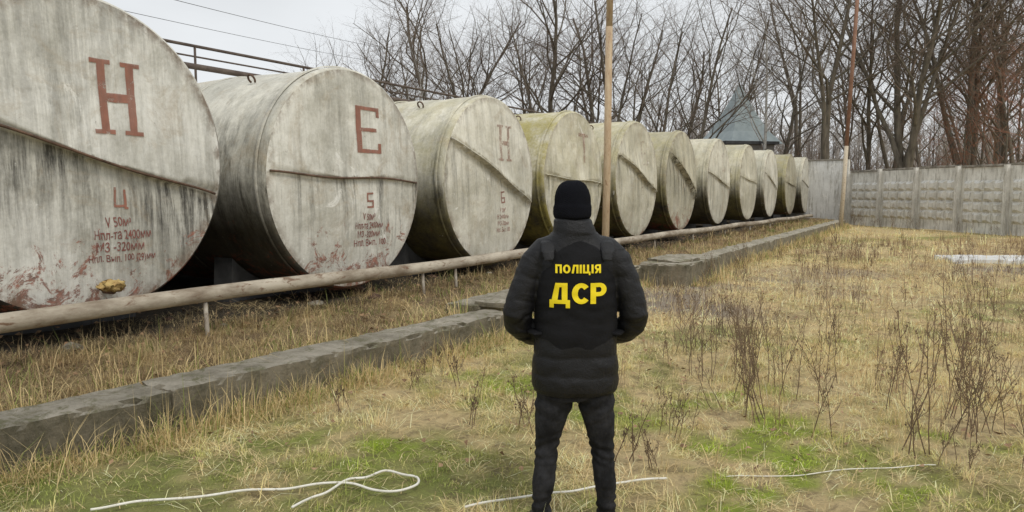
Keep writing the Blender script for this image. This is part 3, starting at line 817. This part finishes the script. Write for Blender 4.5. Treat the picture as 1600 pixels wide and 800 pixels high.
# ------------------------------------------------------------------ weeds
def weed(seed, H, ns=(2,5)):
    rg = random.Random(seed); V, Fc = [], []
    def seedhead(p, s):
        b = len(V); V.extend([p+Vector(v)*s for v in ((1,0,0),(-1,0,0),(0,1,0),(0,-1,0),(0,0,1.5),(0,0,-1.5))])
        for f in ((0,2,4),(2,1,4),(1,3,4),(3,0,4),(2,0,5),(1,2,5),(3,1,5),(0,3,5)): Fc.append(tuple(b+i for i in f))
    for st in range(rg.randint(*ns)):
        h = H*rg.uniform(.4,1.05); ln = Vector((rg.uniform(-.25,.25), rg.uniform(-.25,.25), 1))
        p = Vector((rg.uniform(-.12,.12), rg.uniform(-.12,.12), -.02)); pts = [p]
        for k in range(5): pts.append(pts[-1] + (ln + Vector((rg.gauss(0,.08), rg.gauss(0,.08), 0)))*h/5)
        tube_geo(V, Fc, pts, [.0040,.0036,.0032,.0027,.0022,.0014], 4, False)
        for j in range(rg.randint(5,11)):
            f = rg.uniform(.25,.98)*5; k = min(int(f),4); q = pts[k].lerp(pts[k+1], f-k); a = rg.uniform(0,6.28); L = h*rg.uniform(.08,.28)*(1.35-f/6)
            m_ = q + Vector((math.cos(a)*L*.4, math.sin(a)*L*.4, L*.45)); e = m_ + Vector((math.cos(a)*L*.2, math.sin(a)*L*.2, L*.6))
            tube_geo(V, Fc, [q, m_, e], [.0022,.0018,.0012], 3, False)
            if rg.random() < .6:
                q2 = q.lerp(m_, .7); e2 = q2 + Vector((rg.uniform(-.3,.3)*L, rg.uniform(-.3,.3)*L, .5*L)); tube_geo(V, Fc, [q2, e2], [.0016,.0011], 3, False)
            for _ in range(rg.randint(0,3)): seedhead(q.lerp(e, rg.uniform(.5,1)) + Vector((rg.uniform(-.01,.01),rg.uniform(-.01,.01),rg.uniform(-.01,.02))), rg.uniform(.003,.007))
    return mesh_obj("dry_weed", V, Fc, M_weed)
wp = [weed(s, h) for s, h in ((1,1.0),(2,.85),(3,.6),(4,.95),(5,.45),(6,.7),(7,.9),(8,.75),(9,1.0),(10,.8))]
used = set(); ws = []
for (cx, cy, n, sp, ks) in ((2.28,6.7,12,.5,(0,3,1,6,8)),(3.3,5.3,9,.34,(0,3,6,8)),(3.1,6.6,6,.35,(0,1,7,9)),(1.1,5.4,3,.15,(1,5,7)),(4.2,7.4,7,.7,(1,3,5,7,9)),(-.75,6.2,2,.3,(2,4)),(-1.5,6.0,2,.4,(4,2)),(.9,4.6,2,.15,(2,5)),(3.3,4.4,3,.4,(2,4,5)),(1.9,5.3,2,.4,(2,5)),(-.2,5.4,2,.3,(4,2))):
    for _ in range(n): ws.append((cx+rg.gauss(0,sp), cy+rg.gauss(0,sp), rg.choice(ks), rg.uniform(.7,1.1)))
for _ in range(100):
    F = rg.uniform(8,25); u = rg.uniform(1040,1640); ws.append(((u-800)/1155*F, F, rg.choice((0,1,2,5,4,6,7,8,9)), rg.uniform(.5,1.0)))
for _ in range(10):
    Y = rg.uniform(4,14); X = rg.uniform(-6.9,-5.5); p = W(X,Y); ws.append((p.x, p.y, rg.choice((2,4)), rg.uniform(.4,.7)))
for _ in range(26):
    f = rg.random(); p = P0 + d*f*14; ws.append((p.x-rg.uniform(.3,1.6), p.y-rg.uniform(.1,.9), rg.choice((0,1,3)), rg.uniform(.8,1.4)))
for (x, y, k, s) in ws:
    if (x-.33)**2 + (y-3.6)**2 < .2: continue
    X, Y = toRow(x, y)
    kf = float(kerb_front(np.array(Y)))
    if kf-.5 < X < kf+.12: continue
    z = float(gz(np.array(x), np.array(y)))
    if k not in used: used.add(k); o = wp[k]; o.location = (x,y,z); o.rotation_euler = (0,0,rg.uniform(0,6)); o.scale = (s,s,s)
    else: o = copy_tree(wp[k], (x,y,z), rg.uniform(0,6.28), (s*rg.uniform(.8,1.3),s*rg.uniform(.8,1.3),s), rg.uniform(-.15,.15), rg.uniform(-.15,.15))
    meta(o, "dry brown branching weed with tiny seed heads", "weed", group="dry weeds standing in the yard")

def spline(pts, n=10):
    out = []; P = [Vector(p) for p in pts]; P = [P[0]] + P + [P[-1]]
    for i in range(1, len(P)-2):
        for k in range(n):
            t_ = k/n; a, b, c, d_ = P[i-1], P[i], P[i+1], P[i+2]
            out.append(.5*((2*b) + (c-a)*t_ + (2*a-5*b+4*c-d_)*t_*t_ + (3*b-a-3*c+d_)*t_**3))
    out.append(P[-2]); return out
def onground(uvs, r, lift=.022):
    return [Vector((p.x, p.y, float(gz(np.array(p.x), np.array(p.y))) + r + lift)) for p in spline([(a,b,0) for a,b in uvs])]
h1 = [(-2.3,3.90),(-2.1,3.99),(-1.85,4.02),(-1.6,4.09),(-1.31,4.15),(-1.1,4.21),(-.94,4.21),(-.80,4.14),(-.66,4.12),(-.56,4.2),(-.57,4.31),(-.66,4.35),(-.78,4.40),(-.88,4.30),(-.98,4.25),(-1.06,4.10),(-1.13,4.03),(-1.2,3.9)]
o = tube_obj("garden_hose", onground(h1, .0075, .034), .0075, 8, M_hose); meta(o, "pale thin hose looped loosely on the grass", "hose")
h2 = [(-.26,3.9),(-.1,3.98),(.18,4.07),(.34,4.10),(.486,4.17),(.7,4.24),(.92,4.26)]
o = tube_obj("garden_hose", onground(h2, .007, .030), .007, 8, M_hose); meta(o, "pale thin hose trailing across the grass by the feet", "hose")
h3 = [(1.3,4.36),(1.5,4.42),(1.8,4.42),(2.2,4.5),(2.7,4.58)]
o = tube_obj("garden_hose", onground(h3, .004, .008), .0035, 6, M_hose); meta(o, "very thin pale cable half hidden in the grass", "cable")

for i in range(16):
    X = rg.uniform(-7.6,-6.5); Y = rg.uniform(2.5,16); p = W(X,Y); s = rg.uniform(.05,.12)
    bm = bmesh.new(); bmesh.ops.create_icosphere(bm, subdivisions=2, radius=s)
    for v in bm.verts: v.co += mn.noise_vector(v.co*9+Vector((i,0,0)))*s*.45; v.co.z *= .6
    o = bm_obj("stone", bm, M_rust if i % 3 else M_conc); o.location = (p.x,p.y,float(gz(np.array(p.x),np.array(p.y)))+s*.1); meta(o, "rough stone lying under the tanks", "stone", group="stones under the tanks")

# ------------------------------------------------------------------ PERSON
def loft(bm, rings, n=28, pw=2.3):
    R_ = []
    for c, rx, ry, ux, uy in rings:
        row = []
        for k in range(n):
            a = 2*math.pi*k/n; ca, sa = math.cos(a), math.sin(a)
            x = math.copysign(abs(ca)**(2/pw), ca)*rx; y = math.copysign(abs(sa)**(2/pw), sa)*ry
            row.append(bm.verts.new(Vector(c) + ux*x + uy*y))
        R_.append(row)
    for a, b in zip(R_, R_[1:]):
        for k in range(n): bm.faces.new((a[k], a[(k+1) % n], b[(k+1) % n], b[k]))
    bm.faces.new(R_[0][::-1]); bm.faces.new(R_[-1])
UX, UY = Vector((1,0,0)), Vector((0,1,0))
def torso(bm, rows, pw=2.5): loft(bm, [((cx,cy,z), rx, ry, UX, UY) for z, rx, ry, cx, cy in rows], 36, pw)
def limb(bm, pts, n=20):
    P = [Vector(p[:3]) for p in pts]; rings = []; prev = None
    for i, p in enumerate(P):
        tg = (P[min(i+1,len(P)-1)] - P[max(i-1,0)]).normalized()
        ref = prev if prev is not None else (UX if abs(tg.x) < .8 else UY)
        u = (ref - tg*ref.dot(tg)).normalized(); prev = u; w = tg.cross(u)
        rings.append((p, pts[i][3], pts[i][4] if len(pts[i]) > 4 else pts[i][3], u, w))
    loft(bm, rings, n, 2.0)
def ball(bm, c, r, s=(1,1,1)):
    m = Matrix.Translation(c) @ Matrix.Diagonal((*[r*k for k in s], 1)); bmesh.ops.create_icosphere(bm, subdivisions=3, radius=1, matrix=m)
def remeshed(name, bm, vox, mat, parent, smooth_it=4, disp=None):
    o = bm_obj(name, bm, mat, parent, True)
    m = o.modifiers.new("r", "REMESH"); m.mode = "VOXEL"; m.voxel_size = vox; m.use_smooth_shade = True
    s = o.modifiers.new("s", "SMOOTH"); s.iterations = smooth_it; s.factor = .6
    apply_mods(o)
    if not o.data.materials: o.data.materials.append(mat)
    if disp:
        me = o.data; nrm = [v.normal.copy() for v in me.vertices]
        for v, n_ in zip(me.vertices, nrm): v.co = v.co + n_*disp(v.co, n_)
        me.update()
    o.data.polygons.foreach_set("use_smooth", [True]*len(o.data.polygons))
    return o
def fabric(name, c, rough=.85, sc=350, b=.3, spec=.25, c2=None, lo=.35, hi=.65):
    t = NT(name); v = t.coord()
    t.b.inputs["Specular IOR Level"].default_value = spec
    t.bump(t.math("ADD", t.math("MULTIPLY", t.noise(v, sc, 2), .5), t.math("MULTIPLY", t.noise(v, 26, 5, .6, .9), 1.0)), b, .008)
    return t.out(t.mix(t.ramp(t.noise(v, 9, 6, .7), lo, hi), c, c2 or tuple(k*1.5 for k in c)), rough)
M_jack = fabric("black_jacket_nylon", (.0075,.0075,.0085), .5, 200, .6, .30)
M_vest = fabric("black_vest_cordura", (.0065,.0065,.0075), .75, 500, .6, .2)
M_jean = fabric("black_denim", (.012,.012,.013), .9, 500, .6, .18, (.034,.034,.037), .42, .64)
M_boot = fabric("black_leather", (.010,.009,.008), .45, 100, .2, .4)
M_skin = simple("skin", (.42,.25,.18), (.48,.30,.22), 20, .5, .08, .002)
M_hair = simple("brown_hair", (.03,.02,.014), (.06,.04,.025), 60, .6, .3)
t = NT("black_knit"); v = t.coord()
wv = t.n("ShaderNodeTexWave", wave_type="BANDS", bands_direction="DIAGONAL"); wv.inputs["Scale"].default_value = 55; wv.inputs["Distortion"].default_value = 1.5; t.L(v, wv.inputs[0])
t.bump(t.math("ADD", wv.outputs["Fac"], t.noise(v, 200, 3)), .55, .004); M_knit = t.out((.0075,.008,.011), .98); t.b.inputs["Specular IOR Level"].default_value = .1
M_yel = simple("yellow_print", (.86,.66,.012), (.90,.72,.02), 30, .6, .1, .001)
M_eye = simple("eye_white", (.7,.7,.68), (.75,.75,.73), 5, .2, .01)

person = empty("person", (.316, 3.65, 0)); meta(person, "standing person in black beanie, police vest, jacket and dark jeans", "person")
bm = bmesh.new()
torso(bm, [(.80,.15,.10,0,0),(.88,.155,.105,0,0),(1.05,.135,.095,0,0),(1.25,.155,.10,0,0),(1.40,.165,.10,0,0),(1.48,.13,.085,0,0),(1.53,.065,.06,0,.0)], 2.3)
limb(bm, [(0,.0,1.45,.06),(0,.005,1.56,.055),(-.015,.015,1.62,.056),(-.018,.02,1.66,.05)])
hx = -.018
torso(bm, [(1.585,.035,.045,hx,.065),(1.60,.05,.062,hx,.05),(1.63,.062,.078,hx,.035),(1.67,.070,.090,hx,.022),(1.71,.075,.095,hx,.015),(1.75,.073,.092,hx,.01),(1.78,.055,.07,hx,.008),(1.795,.030,.04,hx,.005)], 2.1)
ball(bm, (hx,.118,1.668), .014, (.9,1.1,1.6)); ball(bm, (hx,.108,1.632), .012, (2,.7,.5)); ball(bm,(hx,.105,1.603),.018,(1.1,.7,.7))
for s in (-1, 1): ball(bm, (hx+s*.076,.012,1.675), .018, (.35,.8,1.6)); ball(bm, (hx+s*.03,.098,1.712), .014, (1.6,.5,.45))
for s in (-1, 1):
    limb(bm, [(s*.13,0,1.46,.055),(s*.20,-.005,1.42,.052),(s*.245,-.01,1.28,.045),(s*.285,-.005,1.14,.040),(s*.235,.10,1.07,.036),(s*.15,.19,1.00,.028,.024),(s*.12,.215,.985,.03,.022)])
    pz_ = .985 + (.028 if s > 0 else 0); py_ = .225 + (.03 if s > 0 else 0)
    limb(bm, [(s*.14,py_-.02,pz_+.005,.022,.028),(s*.10,py_,pz_-.003,.018,.040),(s*.055,py_+.005,pz_-.008,.016,.042)])
    for fi, (dz_, L_) in enumerate(((.030,.070),(.010,.078),(-.012,.072),(-.033,.056))):
        x0 = s*.06; q = [(x0,py_+.004,pz_-.008+dz_,.0095),(x0-s*L_*.45,py_+.008,pz_-.012+dz_,.0088),(x0-s*L_*.8,py_-.004,pz_-.016+dz_,.008),(x0-s*L_,py_-.018,pz_-.018+dz_,.007)]
        limb(bm, q, 10)
    limb(bm, [(s*.115,py_,pz_+.028,.013),(s*.085,py_-.004,pz_+.052,.011),(s*.055,py_-.006,pz_+.060,.009)], 10)
    limb(bm, [(s*.085,0,.86,.085),(s*.115,0,.72,.078),(s*.140,.005,.46,.050),(s*.155,-.005,.32,.045),(s*.168,-.005,.10,.036),(s*.168,-.005,.06,.036)])
    limb(bm, [(s*.168,-.05,.045,.035,.03),(s*.172,.03,.045,.036,.034),(s*.178,.13,.03,.038,.022),(s*.18,.17,.026,.03,.018)])
remeshed("body", bm, .0065, M_skin, person, 3)
for s in (-1, 1):
    bm = bmesh.new(); ball(bm, (hx+s*.03,.103,1.695), .0105, (1.1,.5,.7)); bm_obj("eye", bm, M_eye, person, True)
bm = bmesh.new(); torso(bm, [(1.60,.052,.03,hx,-.035),(1.63,.066,.06,hx,-.012),(1.68,.079,.088,hx,.0),(1.73,.078,.090,hx,.0),(1.77,.055,.07,hx,.0)], 2.2); remeshed("hair", bm, .008, M_hair, person, 3)
bm = bmesh.new()
torso(bm, [(1.622,.082,.098,hx,.0),(1.64,.089,.106,hx,.003),(1.67,.0905,.108,hx,.006),(1.70,.090,.107,hx,.006),(1.73,.087,.103,hx,.004),(1.757,.080,.094,hx,.0),(1.780,.068,.080,hx,-.003),(1.797,.050,.06,hx,-.005),(1.808,.026,.03,hx,-.006)], 2.05)
remeshed("beanie", bm, .006, M_knit, person, 3, lambda c, n: .0035*mn.noise(c*18) + .0012*math.sin(math.atan2(c.y, c.x-hx)*46) + .0035/(1+math.exp((c.z-1.685-.006*mn.noise(c*10))*500)))
# jacket
bm = bmesh.new()
torso(bm, [(.755,.203,.138,.0,0),(.775,.213,.150,.0,0),(.83,.217,.155,0,0),(.90,.215,.152,0,0),(.945,.211,.150,0,0),(1.0,.208,.15,0,0),(1.15,.200,.148,0,0),(1.3,.203,.148,0,0),(1.40,.195,.140,0,0),(1.47,.167,.122,0,0),(1.52,.132,.108,-.003,-.004),(1.555,.108,.102,-.008,-.008),(1.585,.098,.098,-.014,-.006),(1.610,.094,.096,-.016,-.002),(1.622,.084,.086,-.016,.002),(1.626,.074,.076,-.016,.004)], 2.4)
for s in (-1, 1):
    limb(bm, [(s*.09,0,1.47,.072),(s*.15,-.003,1.455,.078),(s*.200,-.008,1.40,.079),(s*.238,-.014,1.32,.074),(s*.270,-.022,1.235,.072),(s*.290,-.024,1.155,.074),(s*.286,.01,1.10,.072),(s*.255,.065,1.055,.067),(s*.215,.125,1.020,.059),(s*.185,.165,1.0,.049),(s*.165,.182,.99,.040)])
def jd(c, n):
    arm = abs(c.x) > .185 and c.z > .95 and c.z < 1.47
    d_ = .006*mn.noise(c*8) + .003*mn.noise(Vector((c.x*14, c.y*14, c.z*26)))
    if c.z > 1.55: return .004*mn.noise(Vector((c.x*9, c.y*9, c.z*40)))
    if arm:
        e = math.exp(-((c.z-1.14)/.09)**2)
        w = mn.noise(Vector((c.x*8+c.z*12, c.y*8, c.z*18+3)))
        w2 = 1 - abs(mn.noise(Vector((c.x*7+c.z*9+5, c.y*6, c.z*13))))*5
        d_ -= (.003+.006*e)*max(0, w) + (.003+.004*e)*max(0, w2)
    elif c.z < 1.02 or c.y > 0:
        ph = (c.z - .01 + .016*mn.noise(c*6))/.094; f = ph - math.floor(ph)
        d_ += .0055*(math.sin(math.pi*f)**.5 - .7)
    return d_
remeshed("jacket", bm, .007, M_jack, person, 2, jd)
bm = bmesh.new()
torso(bm, [(.965,.185,.142,0,0),(.985,.203,.151,0,0),(1.05,.206,.156,0,0),(1.15,.205,.157,0,0),(1.3,.206,.158,0,0),(1.38,.192,.153,0,0),(1.44,.168,.141,0,0),(1.49,.140,.123,0,0),(1.525,.118,.108,0,0),(1.545,.10,.096,0,0)], 2.3)
vest = remeshed("vest", bm, .008, M_vest, person, 3, lambda c, n: .006*mn.noise(c*8) + .005*mn.noise(Vector((c.x*12,c.y*12,c.z*26))))
for s in (-1, 1):
    bm = bmesh.new()
    limb(bm, [(s*.138,-.132,1.42,.026,.005),(s*.142,-.116,1.462,.034,.008),(s*.140,-.072,1.500,.040,.010),(s*.138,-.01,1.520,.042,.010),(s*.134,.07,1.500,.038,.009),(s*.128,.13,1.45,.032,.008)], 16)
    remeshed("shoulder_strap", bm, .006, M_jack, person, 2, lambda c, n: .001*mn.noise(c*30))
    bm = bmesh.new(); limb(bm, [(s*.180,-.10,1.06,.035,.010),(s*.205,-.03,1.06,.04,.012),(s*.205,.03,1.06,.04,.012),(s*.180,.10,1.06,.035,.010)], 12)
    remeshed("side_strap", bm, .006, M_vest, person, 2)
bm = bmesh.new()
torso(bm, [(.725,.160,.112,0,0),(.78,.178,.125,0,0),(.92,.172,.122,0,0)], 2.4)
for s in (-1, 1):
    limb(bm, [(s*.088,-.005,.82,.100),(s*.100,-.008,.74,.096,.105),(s*.118,-.006,.64,.085,.093),(s*.132,0,.55,.069,.078),(s*.140,.010,.465,.059,.066),(s*.146,.0,.39,.058,.068),(s*.156,-.012,.29,.055,.068),(s*.165,-.010,.18,.047,.056),(s*.169,-.005,.085,.050,.06)])
def td(c, n):
    s = 1 if c.x > 0 else -1
    ax = c.x*s
    w1 = math.sin((c.z + .45*(ax-.14) + .035*mn.noise(c*9))*115)
    w2 = math.sin((c.z - .6*(ax-.12) + .04*mn.noise(c*6+Vector((s,0,0))))*70)
    w = .0042*w1*math.exp(-((c.z-.46)/.07)**2) + .0055*w1*math.exp(-((c.z-.14)/.08)**2) + .0045*w2*math.exp(-((c.z-.70)/.07)**2)
    return w + .006*mn.noise(c*9) + .003*mn.noise(Vector((c.x*18, c.y*18, c.z*40)))
remeshed("trousers", bm, .0065, M_jean, person, 2, td)
for s in (-1, 1):
    bm = bmesh.new()
    limb(bm, [(s*.169,-.005,.13,.046,.05),(s*.169,-.008,.06,.05,.055),(s*.169,-.008,.02,.048,.055)])
    limb(bm, [(s*.169,-.075,.04,.04,.035),(s*.171,0,.048,.05,.046),(s*.178,.11,.038,.052,.034),(s*.184,.19,.03,.045,.028),(s*.186,.215,.028,.03,.02)])
    remeshed("boot", bm, .007, M_boot, person, 2)
# lettering
def arc(cx, cy, rx, ry, tx, ty, a0, a1, n=16):
    r = []
    for i in range(n):
        a, b = rad(a0+(a1-a0)*i/n), rad(a0+(a1-a0)*(i+1)/n)
        r.append(((cx+rx*math.cos(a), cy+ry*math.sin(a)), (cx+rx*math.cos(b), cy+ry*math.sin(b)), (cx+(rx-tx)*math.cos(b), cy+(ry-ty)*math.sin(b)), (cx+(rx-tx)*math.cos(a), cy+(ry-ty)*math.sin(a))))
    return r
BG = {
 "П": (.74, [R4(0,0,.24,1), R4(.5,0,.74,1), R4(.24,.8,.5,1)]),
 "О": (.86, arc(.43,.5,.43,.5,.25,.2,0,360,28)),
 "Л": (.80, [((0,0),(.25,0),(.38,.8),(.18,1)), ((.18,1),(.38,.8),(.55,.8),(.55,1)), R4(.55,0,.80,1)]),
 "І": (.25, [R4(0,0,.25,1)]),
 "Ц": (.88, [R4(0,0,.24,1), R4(.48,0,.72,1), R4(.24,0,.48,.2), R4(.72,0,.88,.2), R4(.70,-.2,.88,0)]),
 "Я": (.76, [R4(.52,0,.76,1), R4(.32,.82,.52,1), R4(.32,.38,.52,.56), ((0,0),(.27,0),(.50,.38),(.24,.38))] + arc(.32,.69,.31,.31,.23,.18,90,270,12)),
 "Р": (.78, [R4(0,0,.27,1), R4(.27,.8,.44,1), R4(.27,.36,.44,.56)] + arc(.44,.68,.36,.32,.26,.2,-90,90,14)),
 "С": (.80, arc(.45,.5,.45,.5,.28,.22,40,320,24)),
 "Д": (.96, [R4(0,0,.96,.19), R4(0,-.2,.2,0), R4(.76,-.2,.96,0), ((.1,.19),(.37,.19),(.46,.8),(.27,1)), ((.27,1),(.46,.8),(.57,.8),(.57,1)), R4(.57,.19,.84,1)]),
}
bvh = BVHTree.FromPolygons([v.co.copy() for v in vest.data.vertices], [tuple(p.vertices) for p in vest.data.polygons])
def on_back(s, w, cx, cz, gap):
    quads = []; x = 0
    for ch in s:
        ww, qs = BG[ch]; quads += [[(px+x, py) for px, py in q_] for q_ in qs]; x += ww + gap
    x -= gap; sc = w/x
    bm = dense(bars([[( (px-x/2)*sc, (py-.5)*sc*1.0) for px, py in q_] for q_ in quads]), .012)
    for v in bm.verts:
        X, z = v.co.x + cx, v.co.y + cz
        hit = bvh.ray_cast(Vector((X,-1,z)), Vector((0,1,0)))
        v.co = Vector((X, (hit[0].y if hit[0] else -.16) - .004, z))
    bm_obj("printed_lettering", bm, M_yel, person)
on_back("ПОЛІЦІЯ", .218, .0, 1.385, .13)
on_back("ДСР", .272, .0, 1.268, .09)

# ------------------------------------------------------------------ world, sun, camera
w = bpy.data.worlds.new("World"); SC.world = w; w.use_nodes = True; nt = w.node_tree
bg = nt.nodes["Background"]
sky = nt.nodes.new("ShaderNodeTexSky"); sky.sky_type = "NISHITA"; sky.sun_disc = False; sky.sun_elevation = rad(52); sky.sun_rotation = rad(150)
hs = nt.nodes.new("ShaderNodeHueSaturation"); hs.inputs["Saturation"].default_value = .35
tc = nt.nodes.new("ShaderNodeTexCoord"); mp = nt.nodes.new("ShaderNodeMapping"); mp.inputs["Scale"].default_value = (1,1,3)
no = nt.nodes.new("ShaderNodeTexNoise"); no.inputs["Scale"].default_value = 2.2; no.inputs["Detail"].default_value = 5
mr = nt.nodes.new("ShaderNodeMapRange"); mr.inputs[1].default_value = .3; mr.inputs[2].default_value = .7; mr.inputs[3].default_value = 7.2; mr.inputs[4].default_value = 8.8
vm = nt.nodes.new("ShaderNodeVectorMath"); vm.operation = "SCALE"; vm.inputs[0].default_value = (.965,.995,1.02)
mx = nt.nodes.new("ShaderNodeMix"); mx.data_type = "RGBA"; mx.inputs[0].default_value = .9
nt.links.new(tc.outputs["Generated"], mp.inputs[0]); nt.links.new(mp.outputs[0], no.inputs["Vector"]); nt.links.new(no.outputs["Fac"], mr.inputs[0])
nt.links.new(mr.outputs[0], vm.inputs["Scale"]); nt.links.new(sky.outputs[0], hs.inputs["Color"]); nt.links.new(hs.outputs[0], mx.inputs[6]); nt.links.new(vm.outputs[0], mx.inputs[7])
nt.links.new(mx.outputs[2], bg.inputs["Color"]); bg.inputs["Strength"].default_value = .108
sl_ = bpy.data.lights.new("sun", "SUN"); sl_.energy = 1.5; sl_.angle = rad(20); sl_.color = (1,.95,.87)
so = bpy.data.objects.new("sun", sl_); COL.objects.link(so); so.rotation_euler = Vector((-.30,.50,-.78)).to_track_quat("-Z","Y").to_euler()
cam = bpy.data.cameras.new("camera"); cam.lens = 26; cam.sensor_width = 36; cam.clip_end = 3000; cam.clip_start = .05
co = bpy.data.objects.new("camera", cam); COL.objects.link(co); co.location = (0,0,1.75); co.rotation_euler = (rad(90-4.95), 0, 0)
SC.camera = co
SC.view_settings.view_transform = "Standard"; SC.view_settings.look = "None"; SC.view_settings.exposure = 0
